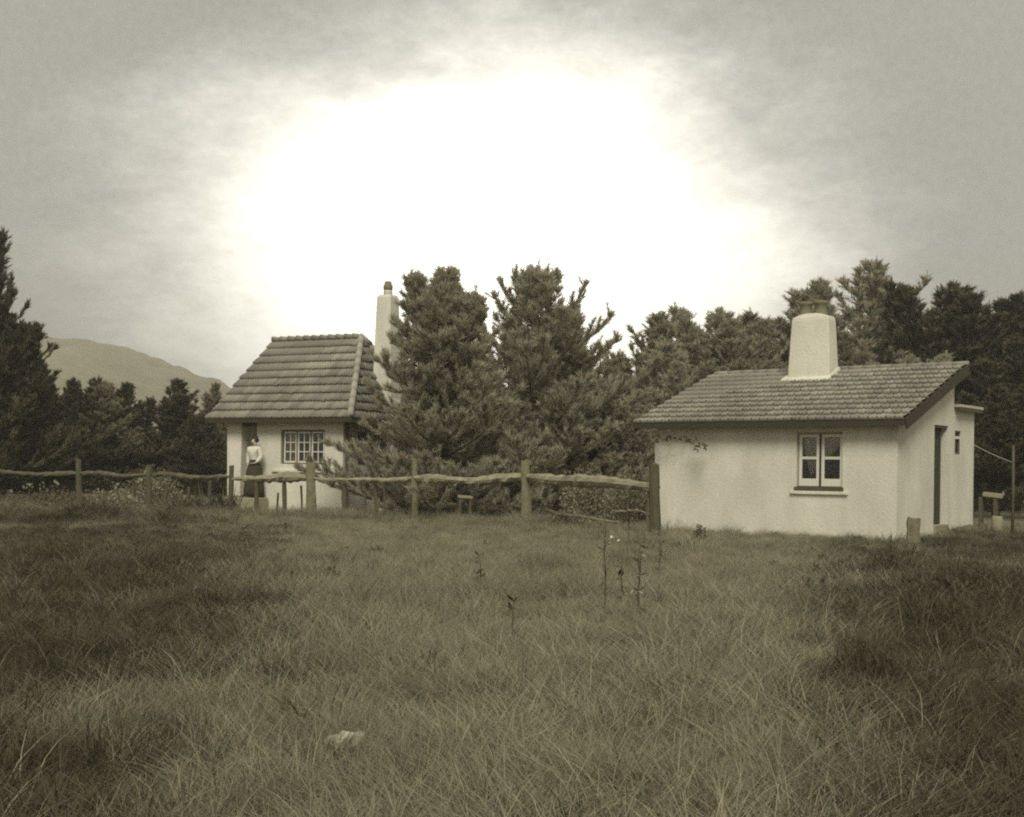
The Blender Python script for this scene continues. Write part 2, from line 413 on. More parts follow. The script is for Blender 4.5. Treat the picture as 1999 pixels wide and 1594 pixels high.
curtain(win, [(ZT - .05, X0 + .10, xm - .03), (ZT - .45, X0 + .14, xm - .05), (ZB + .52, X0 + .20, xm - .07), (ZB + .36, X0 + .24, xm - .16), (ZB + .27, X0 + .27, xm - .20)], .125)
curtain(win, [(ZT - .05, xm + .05, X1 - .04), (ZT - .18, xm + .05, X1 - .04), (ZT - .26, xm + .06, X1 - .12), (ZT - .40, xm + .07, X1 - .24), (ZT - .50, xm + .08, X1 - .34)], .125)
# annex behind, under a flat slab roof
AY0, AY1, AZ = DEP, 4.6, Z0 + 1.47
wall(MB(), AY0 + .002, AY1, -.3, lambda a: AZ, .2, [(3.34, 3.74, Z0 + .47, Z0 + .97)], lambda a, d, z: (-.025 - d, a, z)).build('wall', M['plaster'], RH)
wall(MB(), -2.2, -.025 - .202, -.3, lambda a: AZ - .002, .2, [], lambda a, d, z: (a, AY1 - d, z)).build('wall', M['plaster'], RH)
wall(MB(), AY0 + .002, AY1 - .202, -.3, lambda a: AZ - .002, .2, [], lambda a, d, z: (-2.2 + d, a, z)).build('wall', M['plaster'], RH)
sl = MB().box((-2.35, DEP + .05, AZ), (.13, AY1 + .14, AZ + .055)).build('annex_roof', M['metal'], RH)
MB().box((.10, DEP + .05, AZ - .075), (.122, AY1 + .13, AZ - .002)).build('fascia_board', M['deck'], RH)
aw = MB(); aw.box((-.11, 3.342, Z0 + .472), (-.05, 3.375, Z0 + .968)); aw.box((-.11, 3.705, Z0 + .472), (-.05, 3.738, Z0 + .968))
aw.box((-.11, 3.375, Z0 + .472), (-.05, 3.705, Z0 + .51)); aw.box((-.11, 3.375, Z0 + .935), (-.05, 3.705, Z0 + .968))
awin = aw.build('window', M['grey_paint'], RH)
MB().box((-.09, 3.375, Z0 + .80), (-.04, 3.705, Z0 + .855)).build('glazing_bar', M['white_paint'], awin)
MB().box((-.088, 3.376, Z0 + .511), (-.084, 3.704, Z0 + .799)).build('pane', M['glass'], awin)
MB().box((-.088, 3.376, Z0 + .856), (-.084, 3.704, Z0 + .934)).build('pane', M['glass'], awin)
# roof: deck, boards, tiles
ex, ey, ez = Vector((1, 0, 0)), Vector((0, cos(PIT), sin(PIT))), Vector((0, -sin(PIT), cos(PIT)))
orgR = Vector((-5.754, -.30, Z0 + 1.106)); LR = 6.004
lo = [orgR - ez * .13, orgR + ex * LR - ez * .13, orgR + ex * LR + ey * SL - ez * .13, orgR + ey * SL - ez * .13]
hi = [orgR - ez * .045, orgR + ex * LR - ez * .045, orgR + ex * LR + ey * SL - ez * .045, orgR + ey * SL - ez * .045]
roof = MB().hull8(lo, hi).build('roof', M['deck'], RH)
for xx in (LR, -.028):
    a = orgR + ex * xx - ey * .03; q = [a - ez * .235, a + ex * .028 - ez * .235, a + ex * .028 - ez * .235 + ey * (SL + .03), a - ez * .235 + ey * (SL + .03)]
    MB().hull8(q, [p + ez * .215 for p in q]).build('barge_board', M['dark_paint'], roof)
a = orgR - ey * .024
MB().hull8([a - Vector((0, 0, .15)), a + ex * LR - Vector((0, 0, .15)), a + ex * LR + Vector((0, .022, -.15)), a + Vector((0, .022, -.15))],
           [a - Vector((0, 0, .02)), a + ex * LR - Vector((0, 0, .02)), a + ex * LR + Vector((0, .022, -.02)), a + Vector((0, .022, -.02))]).build('fascia_board', M['dark_paint'], roof)  # real board, made deeper and darker to paint in the eave shadow
WT, GR = LR / 34, SL / 11
tmesh = tile_mb(WT, GR).mesh('roof_tile', M['tile'])
lay_tiles(tile_face(roof, orgR - ez * .045 - ey * .05, ex, ey, ez, LR - .01, SL, WT, GR, tmesh), roof, RW)
topc = orgR + ey * (SL + .02) - ez * .02
for k in range(18):
    x = LR * k / 18
    MB().tube([topc + ex * x, topc + ex * (x + LR / 18 + .02)], [.055, .062], 8, jit=.03).build('ridge_tile', M['tile'], roof)
# chimney: broad limewashed stack with a rounded head and two clay pots
ch = MB(); CX0, CX1, CY0, CY1 = -3.50, -2.52, 2.52, 3.02
rows = [(Z0 + 1.9, 0, 0), (Z0 + 2.35, 0, 0), (Z0 + 3.42, .055, .04), (Z0 + 3.49, .07, .05)]
nxs = 9
vs = []
for z, ix, iy in rows:
    for yy in (CY0 + iy, CY1 - iy):
        for k in range(nxs): vs.append((CX0 + ix + (CX1 - CX0 - 2 * ix) * k / (nxs - 1), yy, z))
z, ix, iy = Z0 + 3.49, .07, .05
for yy in (CY0 + iy + .03, CY1 - iy - .03):
    for k in range(nxs):
        t = k / (nxs - 1); vs.append((CX0 + ix + .02 + (CX1 - CX0 - 2 * ix - .04) * t, yy, z + .02 + .075 * (1 - abs(2 * t - 1) ** 2.4)))
fs = []
R_ = len(rows) + 1
for r in range(R_ - 1):
    for s in (0, 1):
        for k in range(nxs - 1):
            a = (r * 2 + s) * nxs + k; b = ((r + 1) * 2 + s) * nxs + k
            fs.append((a, a + 1, b + 1, b) if s == 0 else (a + 1, a, b, b + 1))
    for k in (0, nxs - 1):
        a = r * 2 * nxs + k; b = (r * 2 + 1) * nxs + k; c = ((r + 1) * 2 + 1) * nxs + k; d = (r + 1) * 2 * nxs + k
        fs.append((b, a, d, c) if k == 0 else (a, b, c, d))
for k in range(nxs - 1):
    a = (R_ - 1) * 2 * nxs + k; b = a + nxs; fs.append((a, a + 1, b + 1, b))
chim = ch.add(vs, fs).build('chimney', M['plaster'], RH, .02)
fl = MB(); zf = lambda y: rz(y) + .0
fl.hull8([(CX0 - .16, CY0 - .10, zf(CY0 - .10) - .02), (CX1 + .04, CY0 - .10, zf(CY0 - .10) - .02), (CX1 + .05, CY1, zf(CY1) - .02), (CX0 - .16, CY1, zf(CY1) - .02)],
         [(CX0 - .12, CY0 - .08, zf(CY0 - .10) + .04), (CX1 + .03, CY0 - .08, zf(CY0 - .10) + .04), (CX1 + .03, CY1, zf(CY1) + .09), (CX0 - .03, CY1, zf(CY1) + .09)])
fl.build('mortar_fillet', M['plaster'], chim)
for cx in (-3.20, -2.84):
    z = Z0 + 3.52
    MB().lathe([(.15, 0), (.15, .06), (.135, .08), (.13, .26), (.155, .28), (.155, .34), (.11, .34), (.10, .1)], (cx, 2.77, z), 14).build('chimney_pot', M['pot'], chim)

# ------------------------------------------------------------------ left cottage
TH_L = .448
uL = Vector((cos(TH_L), -sin(TH_L), 0)); bL = Vector((sin(TH_L), cos(TH_L), 0))
C0 = Vector((-4.39, 34.424, 0)) - uL * .19
LH = empty('hipped_cottage', C0, -TH_L)
tag(LH, 'small white cottage with a steep tiled hip roof and corner porch, behind the rail fence', 'cottage')
LW = Matrix.Translation(C0) @ Matrix.Rotation(-TH_L, 4, 'Z')
DL = 4.5; WL = 3.85; EZ = Z0 + 1.39; TKL = .25; PF = Z0 - .82; FX = -2.85; PD = .95
topL = lambda a: EZ - .02
wx0, wx1, wz0, wz1 = -2.04, -.58, Z0 + .10, Z0 + 1.045
wall(MB(), FX, 0, -.3, topL, TKL, [(wx0, wx1, wz0, wz1)], lambda a, d, z: (a, d, z)).build('wall', M['plaster'], LH)
wall(MB(), TKL + .002, DL, -.3, topL, TKL, [(.75, 1.35, Z0 + .1, Z0 + 1.0)], lambda a, d, z: (-d, a, z)).build('wall', M['plaster'], LH)
wall(MB(), -WL + TKL + .002, -TKL - .002, -.3, topL, TKL, [], lambda a, d, z: (a, DL - d, z)).build('wall', M['plaster'], LH)
wall(MB(), PD, DL, -.3, topL, TKL, [], lambda a, d, z: (-WL + d, a, z)).build('wall', M['plaster'], LH)
wall(MB(), -WL + TKL + .002, FX + TKL, -.3, topL, .2, [(-3.5, -2.9, PF + .02, PF + 2.0)], lambda a, d, z: (a, PD + .05 + d, z)).build('wall', M['plaster'], LH)
wall(MB(), TKL + .002, PD + .04, -.3, topL, .2, [], lambda a, d, z: (FX + d, a, z)).build('wall', M['plaster'], LH)
dd = MB().box((-3.498, PD + .12, PF + .02), (-2.902, PD + .16, PF + 1.998)).build('door', M['grey_paint'], LH)
for z in (PF + .25, PF + 1.05):
    MB().box((-3.42, PD + .105, z), (-2.98, PD + .12, z + .65)).build('panel', M['grey_paint'], dd, .006)
# porch: floor slab with step, square limewashed pillar
MB().box((-WL - .05, -.06, -.3), (FX - .003, PD + .05, PF)).build('porch_floor', M['grey_paint'], LH, .02)
MB().box((-3.5, -.60, -.3), (-2.38, -.063, PF - .02)).build('step', M['concrete'], LH, .03)
MB().box((-3.4, -.95, -.3), (-2.5, -.603, PF - .25)).build('step', M['concrete'], LH, .03)
pl = MB(); pl.hull8([(-WL, -.02, PF), (-WL + .45, -.02, PF), (-WL + .45, .40, PF), (-WL, .40, PF)],
                    [(-WL - .05, .0, EZ - .06), (-WL + .47, .0, EZ - .06), (-WL + .47, .40, EZ - .06), (-WL - .05, .40, EZ - .06)])
pl.build('porch_pillar', M['plaster'], LH, .02)
MB().box((-WL, .03, EZ - .24), (FX, .22, EZ - .03)).build('beam', M['deck'], LH)
# window: three casements of six panes
fw = MB(); fy = .05
fw.box((wx0 + .001, fy, wz0 + .001), (wx0 + .05, fy + .09, wz1 - .001)); fw.box((wx1 - .04, fy, wz0 + .001), (wx1 - .001, fy + .09, wz1 - .001))
fw.box((wx0 + .05, fy, wz1 - .05), (wx1 - .04, fy + .09, wz1 - .001)); fw.box((wx0 + .05, fy, wz0 + .001), (wx1 - .04, fy + .09, wz0 + .03))
cw = (wx1 - wx0 - .09) / 3
for k in (1, 2): fw.box((wx0 + .05 + cw * k - .016, fy - .002, wz0 + .03), (wx0 + .05 + cw * k + .016, fy + .09, wz1 - .05))
win2 = fw.build('window', M['grey_paint'], LH)
for k in range(3):
    casement(win2, wx0 + .05 + cw * k + .018, wx0 + .05 + cw * (k + 1) - .018, wz0 + .034, wz1 - .053, fy + .015, 2, 3, .042, .05, .026)
MB().box((-2.30, -.06, Z0 - .13), (-.12, .0, Z0 - .05)).build('ledge', M['plaster'], win2, .015)
curtain(win2, [(wz1 - .06, wx0 + .07, wx0 + cw), (wz0 + .05, wx0 + .07, wx0 + cw * .96)], .20)
ew = MB().box((-.16, .752, Z0 + .102), (-.10, 1.348, Z0 + .998)).build('window', M['grey_paint'], LH)
MB().tube([(.05, .10, EZ - .1), (.055, .10, 1.2), (.05, .10, .05)], [.042, .042, .042], 8).build('downpipe', M['deck'], LH)
# roof body
u0 = Vector((-4.808 + .44, -.35, EZ)); U1 = Vector((.44, -.35, EZ)); RUN, RISE = 2.6, 2.421
AL, AR = .36, 1.334
V3 = Vector
El, Er = u0, U1; Bl, Br = u0 + V3((0, 2 * RUN, 0)), U1 + V3((0, 2 * RUN, 0))
Rl, Rr = u0 + V3((AL, RUN, RISE)), U1 + V3((-AR, RUN, RISE))
dz = V3((0, 0, -.05)); db = V3((0, 0, -.13))
roofL = MB().add([p + db for p in (El, Er, Br, Bl)] + [p + dz for p in (El, Er, Br, Bl, Rl, Rr)],
    [(3, 2, 1, 0), (0, 1, 5, 4), (1, 2, 6, 5), (2, 3, 7, 6), (3, 0, 4, 7), (4, 5, 9, 8), (5, 6, 9), (6, 7, 8, 9), (7, 4, 8)]).build('roof', M['deck'], LH)
def face(org, xdir, up):
    exx = xdir.normalized(); eyy = up.normalized(); return exx, eyy, exx.cross(eyy).normalized()
SLf = hypot(RUN, RISE); gF = SLf / 10
exF, eyF, ezF = face(El, V3((1, 0, 0)), V3((0, RUN, RISE)))
hipn = V3((SLf, AR, 0)).normalized(); verge = V3((-SLf, AL, 0)).normalized()
wF = .1766
tm = tile_mb(wF, gF, .062).mesh('roof_tile', M['tile'])
tilesF = tile_face(roofL, El - ezF * .05 - eyF * .05, exF, eyF, ezF, 4.85, SLf, wF, gF, tm,
                   [((4.808, 0), (hipn.x, hipn.y)), ((0, 0), (verge.x, verge.y))])
exH, eyH, ezH = face(Er, V3((0, 1, 0)), V3((-AR, 0, RISE)))
SLh = hypot(AR, RISE); gH = SLh / 10
tmH = tile_mb(wF, gH, .062).mesh('roof_tile', M['tile'])
h1 = V3((-SLh, RUN, 0)).normalized(); h2 = V3((SLh, RUN, 0)).normalized()
tilesH = tile_face(roofL, Er - ezH * .05 - eyH * .05, exH, eyH, ezH, 2 * RUN, SLh, wF, gH, tmH,
                   [((0, 0), (h1.x, h1.y)), ((2 * RUN, 0), (h2.x, h2.y))])
lay_tiles(tilesF + tilesH, roofL, LW)
def caps(a, b, n, name, m, r=.10):
    for k in range(n):
        p, q = a.lerp(b, k / n), a.lerp(b, (k + 1.12) / n)
        MB().tube([p + V3((0, 0, .02)), q - V3((0, 0, .012))], [r, r * .84], 9, jit=.03).build(name, m, roofL)
caps(Rl, Rr, 11, 'ridge_tile', M['tile'], .085)
caps(Er, Rr, 10, 'hip_tile', M['ridge'], .10)
caps(Br, Rr, 10, 'hip_tile', M['ridge'], .10)
a = El - V3((0, .02, .14)); MB().box((El.x, El.y - .024, EZ - .16), (Er.x, El.y - .002, EZ - .045)).build('fascia_board', M['dark_paint'], roofL)
MB().box((Er.x + .002, El.y, EZ - .16), (Er.x + .024, Br.y, EZ - .045)).build('fascia_board', M['deck'], roofL)
# tall tapering end chimney
c1 = MB(); bx, by = .0, 2.25
def sq(cx, cy, hx_, hy_, z): return [(cx - hx_, cy - hy_, z), (cx + hx_, cy - hy_, z), (cx + hx_, cy + hy_, z), (cx - hx_, cy + hy_, z)]
lv = [sq(bx + .02, by, .42, .40, -.2), sq(bx + .02, by, .40, .38, Z0 + 1.5), sq(bx, by, .315, .31, Z0 + 2.0), sq(bx - .02, by, .225, .225, Z0 + 4.88), sq(bx - .02, by, .195, .195, Z0 + 4.95)]
for p, q in zip(lv, lv[1:]): c1.add(p + q, [(0, 1, 5, 4), (1, 2, 6, 5), (2, 3, 7, 6), (3, 0, 4, 7)])
c1.add(lv[-1], [(0, 1, 2, 3)])
chl = c1.build('chimney', M['plaster'], LH)
MB().lathe([(.135, 0), (.13, .13), (.125, .15)], (bx - .02, by, Z0 + 4.94), 14).build('chimney_collar', M['plaster'], chl)
MB().lathe([(.12, 0), (.135, .02), (.135, .15), (.11, .16), (.10, .25), (.085, .25), (.08, .05)], (bx - .02, by, Z0 + 5.095), 14).build('chimney_pot', M['pot'], chl)

# ------------------------------------------------------------------ woman on the porch step
def skin_obj(name, nodes, edges, m, parent, sub=2, root=0):
    bm = bmesh.new(); sk = bm.verts.layers.skin.verify()
    vs = []
    for i, (co, r) in enumerate(nodes):
        v = bm.verts.new(co); v[sk].radius = r if isinstance(r, tuple) else (r, r); v[sk].use_root = (i == root); vs.append(v)
    for a, b in edges: bm.edges.new((vs[a], vs[b]))
    me = bpy.data.meshes.new(name); bm.to_mesh(me); bm.free(); me.materials.append(m)
    o = bpy.data.objects.new(name, me); o.modifiers.new('skin', 'SKIN').use_smooth_shade = True
    s = o.modifiers.new('sub', 'SUBSURF'); s.levels = s.render_levels = sub
    return link(o, parent)
wp = LW @ Vector((-2.70, -.30, PF - .02))
WO = empty('person', wp, -0.5)
tag(WO, 'woman in a white blouse and dark long skirt standing on the cottage porch step', 'person')
H = [((0, 0, .93), (.13, .10)), ((0, 0, 1.08), (.115, .085)), ((0, -.01, 1.25), (.14, .10)), ((0, 0, 1.36), (.10, .075)), ((.005, -.005, 1.43), .048),
     ((.012, -.02, 1.49), (.062, .07)), ((.015, -.025, 1.555), (.075, .088)), ((.015, -.012, 1.615), (.06, .07)),
     ((.155, 0, 1.345), .055), ((.225, .01, 1.10), .042), ((.15, -.14, .95), .03),                 # her left arm, bent to the waist
     ((-.155, 0, 1.345), .055), ((-.20, .01, 1.09), .042), ((-.205, -.04, .86), .03),              # right arm hanging
     ((.085, 0, .80), .085), ((.085, -.01, .47), .058), ((.085, .01, .10), .038), ((.085, -.13, .035), .034),
     ((-.085, 0, .80), .085), ((-.085, -.01, .47), .058), ((-.085, .01, .10), .038), ((-.085, -.13, .035), .034),
     ((.014, -.118, 1.53), .012)]
Ed = [(0,1),(1,2),(2,3),(3,4),(4,5),(5,6),(6,7),(3,8),(8,9),(9,10),(3,11),(11,12),(12,13),(0,14),(14,15),(15,16),(16,17),(0,18),(18,19),(19,20),(20,21),(6,22)]
body = skin_obj('body', H, Ed, M['skin'], WO)
skin_obj('blouse', [((0, 0, .97), (.125, .105)), ((0, 0, 1.05), (.13, .10)), ((0, -.02, 1.22), (.165, .125)), ((0, 0, 1.37), (.12, .085)), ((.003, -.003, 1.42), .058),
    ((.165, 0, 1.34), .085), ((.235, .01, 1.12), .072), ((.165, -.125, .965), .045),
    ((-.165, 0, 1.34), .085), ((-.215, .01, 1.10), .072), ((-.208, -.03, .91), .045)],
    [(0,1),(1,2),(2,3),(3,4),(3,5),(5,6),(6,7),(3,8),(8,9),(9,10)], M['blouse'], WO)
MB().lathe([(.30, .03), (.285, .25), (.245, .60), (.20, .85), (.145, .985), (.125, 1.02)], (0, 0, 0), 40, fold=.035, nf=10, sy=.85).build('skirt', M['skirt'], WO)
MB().lathe([(.135, 0), (.138, .03), (.132, .06)], (0, 0, .985), 20, sy=.82).build('belt', M['hair'], WO)
hr = MB()
hr.lathe([(.060, 0), (.092, .03), (.100, .075), (.088, .115), (.05, .145), (.012, .155)], (.015, .018, 1.515), 16, sy=.95)
hr.lathe([(.012, 0), (.05, .02), (.055, .05), (.03, .075), (.008, .082)], (.015, .045, 1.635), 12)
hr.build('hair', M['hair'], WO)
fc = MB()
for sx in (-.03, .042): fc.lathe([(.004, 0), (.011, .007), (.004, .014)], (sx, -.108, 1.55), 8)
fc.box((-.008, -.104, 1.487), (.034, -.095, 1.495))
fc.build('face_features', M['hair'], body)
def hand(loc, d, side):
    m = MB(); p = Vector(loc); d = Vector(d).normalized(); s = Vector((0, 1, 0)) if abs(d.y) < .8 else Vector((0, 0, 1)); s = (s - d * s.dot(d)).normalized()
    m.tube([p, p + d * .04, p + d * .085], [.022, .036, .03], 8, squash=.5)
    for k, (off, ln) in enumerate(((-.026, .062), (-.009, .075), (.009, .07), (.026, .055))):
        b = p + d * .08 + s * off; n_ = Vector((side * .012, -.012, 0))
        m.tube([b, b + d * ln * .55, b + d * ln + n_], [.0095, .0085, .006], 6)
    b = p + d * .03 - s * .03
    m.tube([b, b + d * .03 - s * .022, b + d * .06 - s * .026], [.011, .010, .007], 6)
    m.build('hand', M['skin'], body)
hand((-.205, -.04, .86), (-.03, -.08, -1), 1); hand((.15, -.14, .95), (-1, -.35, -.1), -1)

# ------------------------------------------------------------------ split post and rail fence
def rough_post(p, w, d, h, lean=(0, 0), m=None, flare=1.15, name='post', parent=None, n=7):
    mb = MB(); vs = []
    k = 8; ph = random.random() * 6
    for i in range(n):
        t = i / (n - 1); s = flare + (1 - flare) * t
        s *= 1 + random.uniform(-.06, .06)
        c = Vector((lean[0] * t, lean[1] * t, -.15 + (h + .15) * t))
        for q in range(k):
            a = 2 * pi * (q + .5) / k; sq_ = 1 / max(abs(cos(a)), abs(sin(a))) * .86
            vs.append((c.x + cos(a) * w/2 * s * sq_ + random.uniform(-.01, .01), c.y + sin(a) * d/2 * s * sq_ + random.uniform(-.01, .01),
                       c.z + (random.uniform(-.03, .03) if i == n-1 else 0)))
    fs = [(i*k+q, i*k+(q+1) % k, (i+1)*k+(q+1) % k, (i+1)*k+q) for i in range(n-1) for q in range(k)] + [tuple((n-1)*k+q for q in range(k))]
    o = mb.add(vs, fs).build(name, m or M['split'], parent); o.location = p
    return o
def rough_rail(a, b, th, name='rail', m=None, parent=None, bulge=None, n=24, sag=.03, sq_=.6):
    a, b = Vector(a), Vector(b); pts = []; rad = []
    ph = random.random() * 9
    for i in range(n):
        t = i / (n - 1); p = a.lerp(b, t)
        p.z += -sag * sin(pi * t) + .018 * sin(t * 9 + ph) + random.uniform(-.008, .008)
        r = th / 2 * (1 + .14 * sin(t * 7 + ph * 2) + random.uniform(-.1, .1)) * min(1, .62 + 4 * min(t, 1 - t))
        if bulge: r *= 1 + bulge(t)
        pts.append(p); rad.append(r)
    mb = MB().tube(pts, rad, 8, smooth=False, squash=.85, jit=.22)
    return mb.build(name, m or M['rail'], parent)
F0 = empty('post_and_rail_fence', (0, 0, 0)); F0.location = (.4, 28.5, 0)
tag(F0, 'old weathered split timber post and rail fence crossing in front of the cottages', 'fence')
fo = F0.location.copy()
def fp(px, Y): q = at(px, 940, Y); return Vector((q.x, q.y, 0)) - fo
pA, pB, pC, pD, pE = fp(1284, 22.6), fp(1031, 28.5), fp(811, 30.2), fp(610, 31.6), fp(452, 32.8)
rough_post(pA, .19, .20, 1.42, (-.07, 0), M['stake'], 1.25, parent=F0)
rough_post(pA + Vector((-.12, .35, 0)), .08, .09, 1.38, (.02, 0), parent=F0)
rough_post(pB, .205, .17, 1.50, (-.07, 0), parent=F0, flare=1.3)
rough_post(pC, .15, .14, 1.50, (-.02, 0), parent=F0)
rough_post(pD, .25, .18, 1.40, (-.05, 0), parent=F0, flare=1.2)
rough_post(pE, .14, .14, 1.30, (.0, 0), M['stake'], parent=F0)
hr_ = lambda z: Vector((0, 0, z))
rough_rail(pB + hr_(1.12), pA + hr_(1.02), .25, parent=F0, sag=.0, n=34)
rough_rail(pB + hr_(1.12), pC + hr_(1.06), .22, parent=F0, sag=.05, n=30)
rough_rail(pC + hr_(1.06), pD + hr_(1.02), .12, parent=F0, sag=.05)
rough_rail(pD + hr_(1.02), pE + hr_(.94), .21, parent=F0, sag=-.02, bulge=lambda t: .35 * math.exp(-((t - .25) / .16) ** 2) - .35 * (t > .85))
rough_rail(pB + hr_(.42) + Vector((.4, -.2, 0)), pA.lerp(pB, .25) + hr_(.34), .07, parent=F0, sag=.04)
rough_rail(pA.lerp(pB, .30) + hr_(.52), pA + hr_(.50), .04, parent=F0, sag=-.05)
for px, Y, h, w_ in ((502, 32.4, .95, .13), (541, 32.2, .62, .05), (558, 32.0, 1.0, .12), (592, 31.9, .85, .05), (676, 31.3, .9, .14), (737, 30.9, .8, .1), (752, 30.8, .7, .07), (712, 31, .62, .05)):
    rough_post(fp(px, Y), w_, w_, h * random.uniform(.95, 1.05), (random.uniform(-.08, .05), 0), M['stake'], 1.05, 'stake', F0, 4)

FENCE = [(p + fo, q + fo) for p, q in ((pB, pA), (pC, pB), (pD, pC), (pE, pD))]
F1 = empty('paddock_fence', at(300, 940, 35)); F1.location.z = 0
tag(F1, 'low overgrown rail fence with thin stakes running off to the left of the porch', 'fence')
fo = F1.location.copy()
qs = [fp(445, 33.2), fp(293, 35.2), fp(156, 37), fp(-40, 39.5)]
for k, q in enumerate(qs[1:]): rough_post(q, .16, .15, (1.28, 1.45, 1.3)[k], (random.uniform(-.05, .05), 0), M['stake'], parent=F1)
for a, b in zip(qs, qs[1:]): rough_rail(a + hr_(1.0), b + hr_(1.05), .15, m=M['grey_rail'], parent=F1, sag=.03)
for px, Y, h in ((262, 35.5, .75), (323, 34.6, .8), (366, 34.2, .7), (409, 33.6, .9), (352, 34.3, .55), (225, 36, .7)):
    rough_post(fp(px, Y), .10, .10, h, (random.uniform(-.06, .06), 0), M['stake'], 1.0, 'stake', F1, 4)

# short stump post by the right cottage's corner
sp = at(1783, 1040, 23.3); st_ = rough_post((sp.x, sp.y, 0), .27, .22, .50, (.01, 0), M['split'], 1.02, 'stump_post')
tag(st_, 'short thick grey stump post standing in front of the right cottage corner', 'post')
# ------------------------------------------------------------------ things right of the annex
q = at(1932, 985, 29.5); tb = empty('wash_bench', (q.x, q.y, 0), -.5)
tag(tb, 'low bench with a pale tilted board on top, right of the annex', 'bench')
t_ = MB(); t_.box((-.22, -.14, .80), (.20, .14, .90)); o = t_.build('board', M['concrete'], tb, .01); o.rotation_euler = (0, .10, 0)
MB().box((-.22, -.12, 0), (-.14, .12, .80)).build('leg', M['stake'], tb); MB().box((.10, -.12, 0), (.18, .12, .78)).build('leg', M['stake'], tb)
q = at(1947, 1020, 27.6); dm = MB().lathe([(.095, 0), (.10, .02), (.112, .12), (.118, .24), (.112, .36), (.105, .40), (.095, .40), (.095, .30)], (0, 0, 0), 18).build('pail', M['concrete'])
dm.location = (q.x, q.y, .02); tag(dm, 'pale round metal pail standing on the ground right of the annex', 'pail')
MB().tube([(-.112, 0, .36), (-.08, 0, .45), (0, 0, .49), (.08, 0, .45), (.112, 0, .36)], [.005] * 5, 6).build('handle', M['stake'], dm)
for k, (px, py, Y, sx, sz) in enumerate(((1848, 1022, 26.2, .28, .16), (1872, 1012, 26.9, .24, .2), (1893, 1004, 27.6, .30, .24))):
    q = at(px, py, Y); m = MB(); bm = bmesh.new(); bmesh.ops.create_icosphere(bm, subdivisions=2, radius=1)
    for v in bm.verts: v.co *= 1 + .25 * mnoise.noise(v.co * 1.3 + Vector((k * 7, 0, 0)))
    me = bpy.data.meshes.new('rock'); bm.to_mesh(me); bm.free(); me.materials.append(M['grey_paint'])
    o = link(bpy.data.objects.new('rock', me)); o.location = (q.x, q.y, .05); o.scale = (sx * .8, .2, sz * .8)
    tag(o, ('rough rock lying just below the dark doorway of the right cottage', 'rough rock between the doorway and the annex window, the middle one of three',
            'rough rock at the foot of the annex outer corner')[k], 'rock', 'rocks along the end wall')
q = at(1978, 930, 27.5)
cp = empty('clothes_line', (q.x, q.y, 0)); tag(cp, 'thin clothes line running from the annex wall to a slim pole on the far right', 'clothes line')
MB().tube([(0, 0, -.1), (.01, 0, .9), (0, 0, 1.95)], [.035, .03, .026], 7).build('pole', M['stake'], cp)
e = RW @ Vector((-.02, 4.45, Z0 + .72)); e2 = e - Vector((q.x, q.y, 0))
MB().tube([e2.lerp(Vector((0, 0, 1.58)), t) - Vector((0, 0, -.0 + .025 * sin(pi * t))) for t in np.linspace(0, 1, 9)], [.006] * 9, 5).build('wire', M['metal'], cp)

# pale board lying in the paddock beyond the fence, pale stone in the foreground
q = at(908, 972, 31.5); bd = MB().box((-.18, -.12, 0), (.18, .12, .05)).build('board', M['concrete'], None, .006)
bd.location = (q.x, q.y, .58); bd.rotation_euler = (.1, .05, .2)
bb = MB(); bb.box((-.16, -.10, -.58), (-.10, .10, -.004)); bb.box((.10, -.10, -.58), (.16, .10, -.004)); bb.build('leg', M['stake'], bd)
tag(bd, 'small pale board on short legs in the grass behind the middle of the fence', 'board')

# ------------------------------------------------------------------ trees
def shoots_to_mesh(P, Dv, Ln, name, m, nn=26, nl=.16, nw=.020, spread=.9):
    P = np.array(P); Dv = np.array(Dv); Ln = np.array(Ln); n = len(P)
    Dv = Dv / np.linalg.norm(Dv, axis=1, keepdims=True)
    ref = np.where(np.abs(Dv[:, 2:3]) < .9, [[0, 0, 1.]], [[1., 0, 0]])
    A = np.cross(Dv, ref); A /= np.linalg.norm(A, axis=1, keepdims=True); B = np.cross(A, Dv)
    t = np.random.rand(n, nn); ph = np.random.rand(n, nn) * 2 * pi; sp = spread * (.55 + .6 * np.random.rand(n, nn))
    base = P[:, None] + Dv[:, None] * (t * Ln[:, None])[..., None]
    rad = A[:, None] * np.cos(ph)[..., None] + B[:, None] * np.sin(ph)[..., None]
    nd = Dv[:, None] * np.cos(sp)[..., None] + rad * np.sin(sp)[..., None]
    nd[..., 2] += .1
    l = nl * (.7 + .6 * np.random.rand(n, nn))[..., None]
    side = np.cross(nd, np.random.randn(n, nn, 3)); side /= np.linalg.norm(side, axis=2, keepdims=True)
    w_ = nw * (.7 + .6 * np.random.rand(n, nn))[..., None] / 2
    tip = base + nd * l
    V = np.stack([base - side * w_, base + side * w_, tip + side * w_ * .3, tip - side * w_ * .3], 2).reshape(-1, 3)
    return np_mesh(name, V, 4, m)

